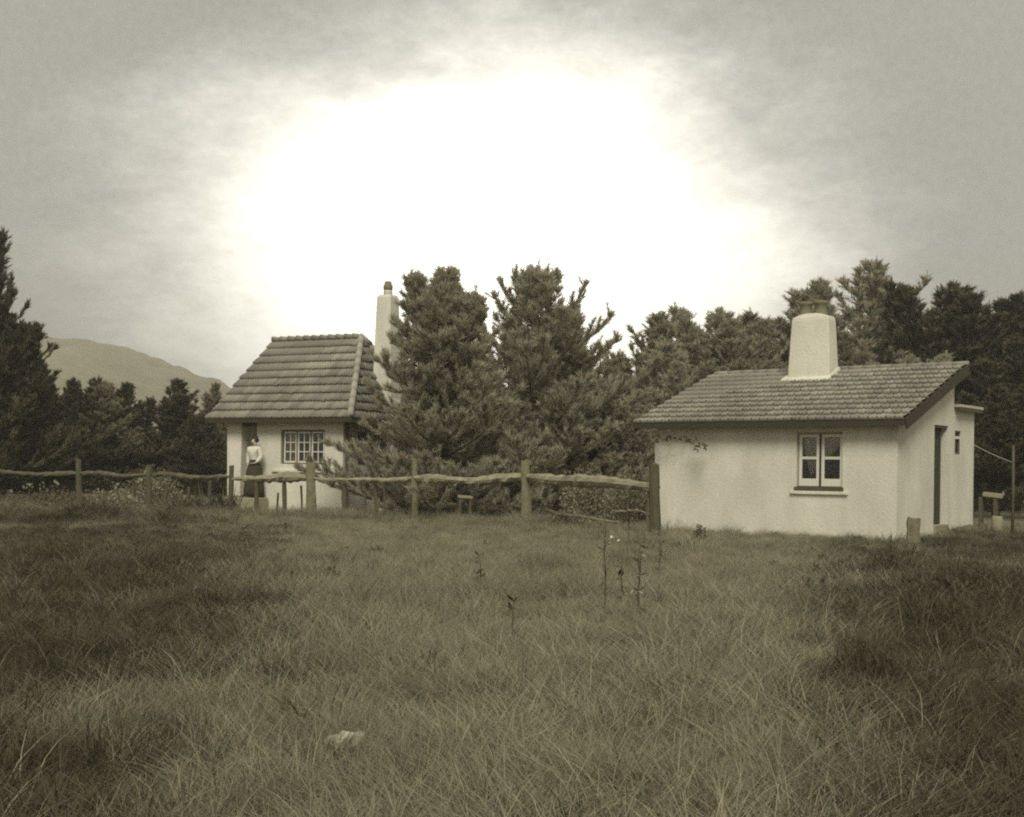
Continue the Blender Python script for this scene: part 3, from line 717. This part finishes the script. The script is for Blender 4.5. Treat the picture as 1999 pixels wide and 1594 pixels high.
def grow(leaders, rng, dens=1.0, whorl=.42, elev=(2, 50), nbr=6, sec=.22, stub=.0):
    """pine skeleton: leaders = (top x, top y, height, crown radius, first whorl height). returns wood MB, shoots"""
    wood = MB(); P = []; Dv = []; Ln = []
    H0 = max(l[2] for l in leaders)
    for tx, ty, H, R, h0, *xp in leaders:
        xp = xp[0] if xp else .95
        pts = [(tx * (z / H) ** 1.5, ty * (z / H) ** 1.5, z) for z in np.linspace(-.2 if h0 < 1.5 else h0 * .5, H, 7)
               ] if True else None
        pts = [(tx * (max(z, 0) / H) ** 1.5, ty * (max(z, 0) / H) ** 1.5, z) for z in np.linspace(-.2, H, 8)]
        r0 = .022 * H
        wood.tube(pts, [r0 * (1 - .9 * i / 7) for i in range(8)], 7)
        h = h0
        P.append((tx, ty, H - .35)); Dv.append((rng.uniform(-.1, .1), rng.uniform(-.1, .1), 1)); Ln.append(.4)
        P.append((tx, ty, H - .05)); Dv.append((rng.uniform(-.1, .1), rng.uniform(-.1, .1), 1)); Ln.append(.38)
        while h < H - .15:
            t = (h - h0) / (H - h0); az0 = rng.uniform(0, 2 * pi)
            nb = max(3, int(nbr * (1 - .35 * t)))
            for k in range(nb):
                az = az0 + 2 * pi * k / nb + rng.uniform(-.35, .35)
                Lb = (R * (1 - t) ** xp * rng.uniform(.45, 1.25) + .14) * (1 if rng.random() > .2 else rng.uniform(1.1, 1.4))
                el = radians(elev[0] + (elev[1] - elev[0]) * t + rng.uniform(-10, 10))
                o = Vector((tx * (h / H) ** 1.5, ty * (h / H) ** 1.5, h + rng.uniform(-.12, .12)))
                hd = Vector((cos(az), sin(az), 0)); bp = [o]; ns = max(4, int(Lb / .28)); e = el
                for s in range(ns):
                    e += (radians(26) / ns) * (1.6 if s > ns * .6 else .5)
                    bp.append(bp[-1] + (hd * cos(e) + Vector((0, 0, sin(e)))) * (Lb / ns))
                wood.tube([bp[0], bp[len(bp)//2], bp[-1]], [.012 * Lb + .008, .008 * Lb + .005, .004], 4)
                side = hd.cross(Vector((0, 0, 1)))
                for s in range(1, ns + 1):
                    f = s / ns
                    if f < .12 + stub: continue
                    d = (bp[s] - bp[s-1]).normalized()
                    P.append(bp[s-1]); Dv.append(d + Vector((0, 0, .12))); Ln.append(Lb / ns)
                    for sg in (-1, 1):
                        if rng.random() > .62 * dens: continue
                        Ls = .38 * Lb * (1 - f) + rng.uniform(.15, .42)
                        sdir = (d * rng.uniform(.5, 1) + side * sg * rng.uniform(.5, 1.0) + Vector((0, 0, rng.uniform(.0, .55)))).normalized()
                        m = max(1, int(Ls / sec)); q = bp[s].copy()
                        for j in range(m):
                            dd_ = (sdir + Vector((0, 0, .22 * j)) + Vector((rng.uniform(-.3, .3), rng.uniform(-.3, .3), rng.uniform(-.1, .3)))).normalized()
                            P.append(q); Dv.append(dd_); Ln.append(Ls / m)
                            if rng.random() < .3 * dens:
                                P.append(q + dd_ * .1); Dv.append(dd_ + Vector((rng.uniform(-.8, .8), rng.uniform(-.8, .8), rng.uniform(.1, .9)))); Ln.append(rng.uniform(.12, .25))
                            q = q + dd_ * (Ls / m)
                for _ in range(3):
                    P.append(bp[-1]); Dv.append((bp[-1] - bp[-2]).normalized() + Vector((rng.uniform(-.45, .45), rng.uniform(-.45, .45), rng.uniform(0, .6)))); Ln.append(rng.uniform(.14, .26))
            h += whorl * rng.uniform(.75, 1.15) * (1 - .5 * t)
    return wood, [tuple(p) for p in P], [tuple(d) for d in Dv], Ln

def tree_thing(name, loc, rz, wood_me, crown_me, label, scale=1.0, group=None, sxy=1.0, tone=None):
    t = empty(name, loc, rz); t.scale = (scale * sxy, scale * sxy, scale); tag(t, label, 'tree', group)
    inst('trunk', wood_me, t); c_ = inst('crown', crown_me, t)
    if tone: c_.material_slots[0].link = 'OBJECT'; c_.material_slots[0].material = M[tone]
    return t
rng = random.Random(11)
def make_pine(leaders, m, seed, **kw):
    nk = {k: kw.pop(k) for k in ('nn', 'nl', 'nw', 'spread') if k in kw}
    wood, P, Dv, Ln = grow(leaders, random.Random(seed), **kw)
    return wood.mesh('trunk', M['bark']), shoots_to_mesh(P, Dv, Ln, 'crown', m, **nk)

# the two pines between the cottages
c = at(857, 918, 32.8); S1 = 33.6 / 2500
hT = lambda py, Y: CAM_H + (918 - py) / 2500 * Y - .38
a, b = make_pine([((862-850)*S1, 0, hT(530, 33.6), 3.1, .2, 1.08), ((798-850)*S1, .2, hT(540, 33.6), .85, 3.2, .9), ((916-850)*S1, -.2, hT(566, 33.6), .85, 3.0, .9)], M['needle'], 3, nbr=8, whorl=.46, dens=1.3, nn=44, nl=.125, nw=.020, spread=.72)
tree_thing('pine_tree', (c.x, c.y, 0), 0, a, b, 'bushy pine with three leading tops, beside the left cottage chimney')
c = at(1048, 918, 35.5); S1 = 35.5 / 2500
a, b = make_pine([((1035-1048)*S1, 0, hT(516, 35.5), 3.5, .2, .8), ((1115-1048)*S1, .3, hT(580, 35.5), 1.7, 2.0, 1.0)], M['needle'], 9, nbr=8, whorl=.46, dens=1.3, nn=44, nl=.125, nw=.020, spread=.72)
tree_thing('pine_tree', (c.x, c.y, 0), 0, a, b, 'tallest broad conical pine in the middle between the two cottages')

# meshes for the wood behind
PV = []
for i, (Hh, R, h0, kw, tops) in enumerate((
        (8.0, 3.0, .4, dict(elev=(2, 66)), ((0, 0, 1), (1.3, .4, .88), (-1.1, -.5, .82))),
        (8.0, 3.3, .5, dict(elev=(12, 55)), ((0, 0, .97), (1.4, -.6, 1), (-1.5, .3, .93), (.2, 1.2, .9))),
        (8.0, 2.6, .4, dict(elev=(8, 74)), ((0, 0, 1), (.9, .3, .84), (-.8, -.3, .9))),
        (8.0, 3.4, 1.2, dict(elev=(18, 58), dens=.8), ((.5, 0, 1), (-1.3, .6, .86), (1.8, -.4, .8))))):
    ld = [(tx, ty, Hh * f, R * (1 if k == 0 else .72), h0 if k == 0 else Hh * .3) for k, (tx, ty, f) in enumerate(tops)]
    wood, P, Dv, Ln = grow(ld, random.Random(40 + i), nbr=6, whorl=.58, sec=.3, **kw)
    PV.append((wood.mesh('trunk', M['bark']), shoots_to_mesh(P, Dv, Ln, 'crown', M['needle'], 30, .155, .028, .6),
               shoots_to_mesh(P, Dv, Ln, 'crown', M['needle_dark_vignette'], 30, .155, .028, .6)))
def wood_tree(px, py, Y, v, label, group, dark=False, sxy=1.0, rot=None, tone=None):
    q = at(px, 918, Y); h = at(px, py, Y).z
    tree_thing('pine_tree', (q.x, q.y, 0), rng.uniform(0, 6.28) if rot is None else rot, PV[v][0], PV[v][2 if dark else 1], label, h / 8.5, group, sxy, tone)
GR_ = 'pines behind the right cottage'; GL_ = 'trees in the wood on the left'; GC_ = 'pines behind the middle pair'
for a in (
    (1218, 690, 43, 2, 'small pine left of the right cottage roof, lowest at the gap of bright sky'),
    (1283, 602, 45, 0, 'pine with a pointed spire above the left end of the right cottage ridge'),
    (1342, 632, 49, 3, 'shorter pine between the spired pine and the round topped pine over the right roof'),
    (1405, 585, 48, 1, 'round topped pine standing over the left half of the right cottage ridge'),
    (1462, 612, 52, 3, 'pine filling the gap between the round topped pine and the right cottage chimney'),
    (1525, 604, 50, 1, 'pine rising immediately left of the right cottage chimney pots'),
    (1598, 535, 49, 2, 'pine whose top shows directly above the right cottage chimney pots'),
    (1672, 496, 50, 3, 'tallest ragged pine with open leaning top right of the chimney'),
    (1738, 578, 53, 3, 'flat topped pine in the middle of the dip right of the ragged pine'),
    (1790, 600, 55, 1, 'lower pine in the dip just left of the big round crowned pine'),
    (1862, 532, 47, 1, 'big dark round crowned pine above the right end of the right cottage roof'),
    (1922, 590, 50, 3, 'spreading pine sloping down to the right edge beyond the annex'),
    (1985, 650, 44, 0, 'dark pine at the far right edge behind the annex'),
    (1945, 740, 37, 1, 'low dark pine close behind the clothes line'),
    (2060, 560, 46, 1, 'pine mostly outside the right edge of the picture'),
    (1640, 640, 44, 0, 'dense lower pine close behind the right cottage chimney'),
    (1770, 680, 42, 1, 'dense lower pine close behind the right end of the ridge'),
    (1440, 690, 42, 1, 'dense lower pine close behind the left part of the ridge'),
    (1320, 700, 41, 0, 'dense lower pine behind the left verge of the right cottage roof')):
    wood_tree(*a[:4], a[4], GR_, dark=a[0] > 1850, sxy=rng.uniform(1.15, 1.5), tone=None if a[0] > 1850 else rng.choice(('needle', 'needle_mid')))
for a in ((905, 668, 37.5, 1, 'bushy pine close behind and between the two tall middle pines'), (748, 735, 36.5, 0, 'low bushy pine against the end wall of the left cottage'),
          (1010, 740, 34.5, 1, 'low dense pine skirting the foot of the tallest middle pine'), (1165, 735, 36, 3, 'loose pine at the right foot of the tallest middle pine'),
          (955, 700, 42, 0, 'pine filling the notch behind the two tall pines'), (1140, 680, 41, 1, 'pine behind the right shoulder of the tallest middle pine'),
          (1225, 770, 37, 1, 'low bushy pine at the left end of the right cottage eave'), (770, 770, 43, 1, 'pine behind the left cottage end chimney')):
    wood_tree(*a, GC_, sxy=1.05 if a[0] == 748 else 1.3)
for a in (
    (-36, 372, 40, 2, 'tall tree cut by the left edge of the picture, highest on that side', .75),
    (6, 585, 41, 1, 'dark tree right beside the tall one at the left edge', 1.1),
    (72, 695, 45, 0, 'dark tree below the left end of the hill, next to the edge trees', 1.1),
    (140, 728, 46, 1, 'bushy dark tree third from the left edge under the hill', 1.1),
    (196, 735, 47, 1, 'dark tree with a blunt top in the middle of the left wood', 1.5),
    (246, 742, 48, 0, 'dark upright tree at the right end of the left wood, beside the gap', 1.4),
    (346, 735, 48, 0, 'dark tree with upright shoots between the gap and the left cottage', 1.6),
    (420, 742, 52, 2, 'narrow tree just left of the left cottage roof', 1.2),
    (392, 800, 46, 1, 'low dark tree under the left eave of the left cottage', 1.2),
    (300, 842, 50, 1, 'low pale tree in the gap of the left wood', 1.3),
    (-110, 600, 44, 3, 'tree outside the left edge of the picture', 1.0)):
    wood_tree(*a[:5], GL_, dark=True, sxy=a[5], tone='needle_mid' if a[0] in (300, 420, 196, -110) else None)  # the dark crowns put vignetting into the left wood's colour

# ------------------------------------------------------------------ shrubs and weeds with broad leaves
def leafy(n, rx, ry, h, size, m, rngs, name='foliage', up=.4, shell=.35, asp=.24):
    r = np.random.RandomState(rngs)
    d = r.randn(n, 3); d /= np.linalg.norm(d, axis=1, keepdims=True); d[:, 2] = np.abs(d[:, 2])
    rad = (shell + (1 - shell) * r.rand(n, 1) ** .6)
    lump = np.array([1 + .35 * mnoise.noise(Vector(tuple(x * 2.2)) + Vector((rngs, 0, 0))) for x in d])[:, None]
    P = d * rad * lump * [rx, ry, h]; P[:, 2] += .04
    nd = d * .6 + r.randn(n, 3) * .7; nd[:, 2] += up; nd /= np.linalg.norm(nd, axis=1, keepdims=True)
    sd_ = np.cross(nd, r.randn(n, 3)); sd_ /= np.linalg.norm(sd_, axis=1, keepdims=True)
    l = size * (.6 + .8 * r.rand(n, 1)); w_ = l * asp
    V = np.stack([P, P + nd * l * .5 + sd_ * w_, P + nd * l, P + nd * l * .5 - sd_ * w_], 1).reshape(-1, 3)
    return np_mesh(name, V, 4, m)
def shrub(px, Y, rx, h, n, size, m, seed, label, name='shrub', group=None, ry=None, cat='shrub', spiky=False):
    q = at(px, 960, Y); t = empty(name, (q.x, q.y, gz(q.x, q.y)), 0); tag(t, label, cat, group)
    inst('foliage', leafy(int(n * (3.2 if Y > 20 else 1.8)), rx, ry or rx, h, size * .5, m, seed, shell=.35 if Y > 20 else .05, asp=.05 if spiky else .24, up=1.1 if spiky else .4), t)
    mb = MB(); r = random.Random(seed)
    for k in range(7):
        a = r.uniform(0, 6.28); mb.tube([(0, 0, -.05), (cos(a) * rx * .3, sin(a) * rx * .3, h * .4), (cos(a) * rx * .6, sin(a) * rx * .6, h * .8)], [.018, .012, .004], 5)
    mb.build('stems', M['bark'], t)
    return t
shrub(225, 34.2, .8, .60, 700, .15, M['leaf'], 1, 'pale bracken clump growing through the low fence left of the porch')
shrub(105, 33.0, 1.0, .55, 800, .15, M['leaf_dark'], 2, 'dark shrub near the left edge in front of the low fence')
shrub(300, 37.5, .9, 1.05, 1100, .16, M['leaf'], 4, 'pale bush behind the low fence in the gap of the wood')
shrub(1150, 31.5, .75, 1.25, 1300, .15, M['leaf'], 5, 'light leaved bush behind the rail near the right cottage')
shrub(1225, 30.5, .6, 1.05, 1100, .14, M['leaf'], 6, 'light leaved bush between the corner post and the middle pines')
shrub(1110, 27.5, .55, .38, 500, .13, M['leaf'], 8, 'low weedy clump under the right rail of the fence')
shrub(1368, 23.2, .11, .30, 70, .11, M['leaf_dark'], 21, 'single upright weed against the right cottage wall', 'weed', cat='weed')
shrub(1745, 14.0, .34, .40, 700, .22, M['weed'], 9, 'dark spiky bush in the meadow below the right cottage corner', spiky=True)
shrub(1895, 12.0, .50, .36, 800, .22, M['weed'], 12, 'dark spiky tussock added as vignetting near the right edge, right of the spiky bush', spiky=True)  # this and the tussocks below are added as dark corner vignetting
shrub(1840, 9.4, .40, .34, 800, .20, M['weed'], 13, 'biggest dark tussock added as vignetting, low at the right side of the foreground', spiky=True)
shrub(1700, 7.2, .26, .26, 600, .18, M['weed'], 14, 'rounded dark grass tussock added as vignetting in the right foreground', spiky=True)
shrub(110, 15.0, .5, .36, 800, .20, M['weed'], 17, 'dark tussock added as vignetting, low at the left edge of the meadow', spiky=True)
shrub(260, 11.5, .36, .28, 700, .18, M['weed'], 18, 'dark tussock added as vignetting in the left meadow right of the edge tussock', spiky=True)

# tree branch hanging in under the right cottage eave at its left end
t = empty('leafy_branch_shrub', (*(RW @ Vector((-5.75, -.55, 0))).xy, 0)); tag(t, 'slender shrub with a thin leafy branch hanging across the right cottage wall under its eave', 'shrub')
iv = lambda x, y, z: (RW @ Vector((x, y, z))) - Vector((t.location.x, t.location.y, 0))
path = [iv(-5.75, -.5, -.1), iv(-5.70, -.5, 1.1), iv(-5.6, -.45, 1.95), iv(-5.2, -.42, 2.16), iv(-4.8, -.42, 2.12), iv(-4.3, -.42, 1.98), iv(-3.95, -.42, 1.86)]
MB().tube(path, [.022, .018, .013, .009, .007, .005, .003], 5).build('stem', M['bark'], t)
r = np.random.RandomState(5); V = []
for k in range(120):
    f = 2 + 4 * r.rand(); i = int(f); p = path[i].lerp(path[min(i+1, 6)], f - i) + Vector((r.randn() * .05, r.randn() * .05, -abs(r.randn()) * .09 + .03))
    if f > 3.2 and .35 < (f * 1.9) % 1 < .62: continue
    d = Vector((r.randn(), r.randn() * .6, -.5 + r.randn() * .6)).normalized(); s = d.cross(Vector(r.randn(3))).normalized(); l = .10 * (.7 + .6 * r.rand())
    V += [p, p + d * l * .5 + s * l * .3, p + d * l, p + d * l * .5 - s * l * .3]
inst('leaves', np_mesh('leaves', np.array([tuple(v) for v in V]), 4, M['leaf_dark']), t)

# thin tall weed stalks in the meadow, some with pale seed heads
def stalk(px, py0, py1, Y, label, heads=(), lean=0.0):
    q = at(px, 960, Y); z1 = at(px, py0, Y).z; t = empty('weed_stalk', (q.x, q.y, 0)); tag(t, label, 'weed', 'thin weed stalks in the meadow')
    r = random.Random(px); pts = [Vector((lean * f + r.uniform(-.01, .01), r.uniform(-.01, .01), z1 * f)) for f in np.linspace(0, 1, 7)]
    MB().tube(pts, [.010, .009, .008, .007, .006, .005, .003], 5).build('stem', M['stake'], t)
    V = []
    for p in pts[1:]:
        for _ in range(5):
            d = Vector((r.uniform(-1, 1), r.uniform(-1, 1), r.uniform(-.3, .6))).normalized(); s = d.cross(Vector((0, 0, 1))).normalized(); l = r.uniform(.05, .12)
            V += [p, p + d * l * .5 + s * l * .2, p + d * l, p + d * l * .5 - s * l * .2]
    inst('leaves', np_mesh('leaves', np.array([tuple(v) for v in V]), 4, M['leaf_dark']), t)
    for hx_, hy_ in heads:
        h = at(hx_, hy_, Y) - t.location; m = MB()
        V = []
        for _ in range(14):
            o_ = h + Vector((r.gauss(0, .035), r.gauss(0, .02), r.gauss(0, .012)))
            d = Vector((r.uniform(-1, 1), r.uniform(-1, 1), r.uniform(.0, .8))).normalized(); s = d.cross(Vector((.3, .2, 1))).normalized(); l = .035
            V += [o_, o_ + d * l * .5 + s * l * .35, o_ + d * l, o_ + d * l * .5 - s * l * .35]
        inst('flower_head', np_mesh('flower_head', np.array([tuple(v) for v in V]), 4, M['pale']), t)
        f = min(pts, key=lambda p: abs(p.z - h.z + .1)); MB().tube([f, (f + h) / 2 + Vector((0, 0, .02)), h], [.005, .004, .003], 4).build('twig', M['stake'], t)
stalk(1183, 1000, 1190, 10.4, 'tallest dark weed stalk standing in front of the right fence rail', ((1189, 1055),))
stalk(1217, 1090, 1200, 11.4, 'weed stalk with a spray of pale flower heads low in the meadow', ((1218, 1214), (1235, 1204), (1245, 1206)))
stalk(1250, 1062, 1250, 9.8, 'weed stalk with pale heads just left of the corner post', ((1252, 1083), (1240, 1160)))
stalk(940, 1085, 1170, 12.6, 'lone dark weed stalk in the middle of the meadow below the fence')
stalk(1290, 1046, 1130, 14.0, 'short weed stalk directly below the dark corner post')
stalk(1005, 1175, 1130, 9.0, 'low dark weed stalk in the meadow right of the lone stalk')

# pale stone half sunk in the foreground grass
q = at(680, 1462, 5.7); bm = bmesh.new(); bmesh.ops.create_icosphere(bm, subdivisions=3, radius=1)
for v in bm.verts: v.co *= 1 + .5 * mnoise.noise(v.co * 1.7)
me = bpy.data.meshes.new('pale_stone'); bm.to_mesh(me); bm.free(); me.materials.append(M['stone'])
for p in me.polygons: p.use_smooth = True
o = link(bpy.data.objects.new('pale_stone', me)); o.location = (q.x, q.y, gz(q.x, q.y) + .055); o.scale = (.105, .06, .06)
tag(o, 'small pale stone showing through the foreground grass', 'stone')

# ------------------------------------------------------------------ meadow grass (instanced tufts)
def tuft(n, h, spread, wid, m, seed, bend=.6, name='tuft', seeds=False):
    r = np.random.RandomState(seed); V = []
    a = r.rand(n) * 2 * pi; rr = spread * np.sqrt(r.rand(n)); bx = rr * np.cos(a); by = rr * np.sin(a)
    az = a + r.randn(n) * .9; hh = h * (.45 + .65 * r.rand(n)); bd_ = bend * (.3 + r.rand(n)) * hh; tw = r.rand(n) * 2 * pi
    seg = 4
    pts = []
    for s in range(seg + 1):
        t = s / seg; off = bd_ * t ** 2
        pts.append(np.stack([bx + np.cos(az) * off, by + np.sin(az) * off, hh * (t - .28 * (off / hh) * t)], 1))
    sd_ = np.stack([np.cos(tw), np.sin(tw), 0 * tw], 1)
    for s in range(seg):
        w0 = wid * (1 - s / seg) ** .7 / 2; w1 = wid * (1 - (s + 1) / seg) ** .7 / 2 + wid * .04
        V.append(np.stack([pts[s] - sd_ * w0, pts[s] + sd_ * w0, pts[s+1] + sd_ * w1, pts[s+1] - sd_ * w1], 1))
    V = np.concatenate(V, 0).reshape(-1, 3)
    return np_mesh(name, V, 4, m)
T = [tuft(80, .23, .17, .0048, M['grass'], 1, .9), tuft(70, .27, .16, .0052, M['grass'], 2, 1.2), tuft(80, .17, .20, .0055, M['grass'], 3, 1.4),
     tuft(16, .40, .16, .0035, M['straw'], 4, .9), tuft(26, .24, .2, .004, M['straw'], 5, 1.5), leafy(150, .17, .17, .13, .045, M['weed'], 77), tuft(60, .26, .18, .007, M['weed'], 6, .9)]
def houseless(x, y):
    for Wm, x0, x1, y0, y1 in ((RW, -5.45, .04, -.02, 4.65), (LW, -3.95, .05, -.65, 4.55)):
        p = Wm.inverted() @ Vector((x, y, 0))
        if x0 < p.x < x1 and y0 < p.y < y1: return False
    return True
def house_dist(x, y):
    d = 9
    for Wm, x0, x1, y0, y1 in HB:
        p = Wm @ Vector((x, y, 0)); dx = max(x0 - p.x, 0, p.x - x1); dy = max(y0 - p.y, 0, p.y - y1); d = min(d, hypot(dx, dy))
    return d
HB = [(RW.inverted(), -5.45, .04, -.02, 4.65), (LW.inverted(), -3.95, .05, -.65, 4.55)]
r = np.random.RandomState(3); pts = [[] for _ in T]; scl = [[] for _ in T]
for y0, y1, den in ((2.2, 7, 110), (7, 13, 84), (13, 22, 52), (22, 32, 34), (32, 44, 17)):
    hw = lambda y: .43 * y + 4.5
    n = int((hw(y0) + hw(y1)) * (y1 - y0) * den)
    Y = y0 + (y1 - y0) * r.rand(n); X = (2 * r.rand(n) - 1) * (.43 * Y + 4.5)
    for x, y in zip(X, Y):
        if not houseless(x, y): continue
        c1_ = mnoise.noise(Vector((x * .35, y * .22, 3))); c2_ = mnoise.noise(Vector((x * .9, y * .7, 9)))
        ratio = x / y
        edge = (1 + 1.1 * c2_ + .8 * c1_) * max(0, (-ratio - .15) / .16, (ratio - .22) / .16) * min(1, max(0, (30 - y) / 8))  # more dark tufts towards both sides: vignetting painted into the meadow
        q = r.rand()
        s = 1.0 + .35 * c1_ + .2 * r.randn() * .6
        if y > 14: s *= max(.66, 1 - (y - 14) * .05)
        if y > 30: s *= 1.15
        hd = min(house_dist(x, y), 2)
        if hd < .45: s *= .7 + 1.1 * r.rand() ** 2
        fd = min(abs((x - a_.x) * (b_.y - a_.y) - (y - a_.y) * (b_.x - a_.x)) / ((b_ - a_).xy.length) if min(a_.x, b_.x) - .3 < x < max(a_.x, b_.x) + .3 else 9 for a_, b_ in FENCE)
        scrub = x < -.222 * y and 27 < y < 42
        if scrub: s *= 1.3 + 1.3 * max(0, c2_ + .4)
        if fd < .9: s *= 1.3 + .9 * r.rand()
        p_weed_vignette = .03 + .78 * max(0, min(1, edge * 1.2)) + .08 * max(0, c2_) + (.25 if scrub else 0)
        if q < p_weed_vignette: k = 5 if r.rand() < .12 and y > 11 else 6
        elif q < p_weed_vignette + (.07 if y < 14 else .06) + .16 * max(0, c1_): k = 3 if r.rand() < .5 else 4
        else: k = int(r.randint(0, 3))
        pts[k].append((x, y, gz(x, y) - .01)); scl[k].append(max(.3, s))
names = ['grass', 'grass', 'grass', 'dry_grass', 'dry_grass', 'weeds', 'weeds']  # the weeds also carry the painted vignetting
def scatter(name, pts, scl, mesh):
    """points -> instances of one tuft mesh by geometry nodes"""
    src = bpy.data.meshes.new(name); src.from_pydata(pts, [], [])
    a = src.attributes.new('tuft_scale', 'FLOAT', 'POINT'); a.data.foreach_set('value', scl)
    a = src.attributes.new('tuft_rot', 'FLOAT_VECTOR', 'POINT')
    rot = np.zeros((len(pts), 3), np.float32); rot[:, 2] = np.random.rand(len(pts)) * 2 * pi; rot[:, :2] = np.random.randn(len(pts), 2) * .12
    a.data.foreach_set('vector', rot.ravel())
    o = link(bpy.data.objects.new(name, src)); tag(o, kind='stuff')
    tuft_o = bpy.data.objects.new(name + '_tuft', mesh)          # template, not linked into the scene
    ng = bpy.data.node_groups.new(name + '_scatter', 'GeometryNodeTree')
    ng.interface.new_socket('Geometry', in_out='INPUT', socket_type='NodeSocketGeometry')
    ng.interface.new_socket('Geometry', in_out='OUTPUT', socket_type='NodeSocketGeometry')
    n = ng.nodes; l = ng.links
    gi, go = n.new('NodeGroupInput'), n.new('NodeGroupOutput')
    oi = n.new('GeometryNodeObjectInfo'); oi.inputs['Object'].default_value = tuft_o; oi.inputs['As Instance'].default_value = True
    ip = n.new('GeometryNodeInstanceOnPoints')
    s_ = n.new('GeometryNodeInputNamedAttribute'); s_.data_type = 'FLOAT'; s_.inputs['Name'].default_value = 'tuft_scale'
    r_ = n.new('GeometryNodeInputNamedAttribute'); r_.data_type = 'FLOAT_VECTOR'; r_.inputs['Name'].default_value = 'tuft_rot'
    e2r = n.new('FunctionNodeEulerToRotation')
    l.new(gi.outputs[0], ip.inputs['Points']); l.new(oi.outputs['Geometry'], ip.inputs['Instance'])
    l.new(s_.outputs['Attribute'], ip.inputs['Scale']); l.new(r_.outputs['Attribute'], e2r.inputs[0]); l.new(e2r.outputs[0], ip.inputs['Rotation'])
    l.new(ip.outputs[0], go.inputs[0])
    o.modifiers.new('scatter', 'NODES').node_group = ng
    return o
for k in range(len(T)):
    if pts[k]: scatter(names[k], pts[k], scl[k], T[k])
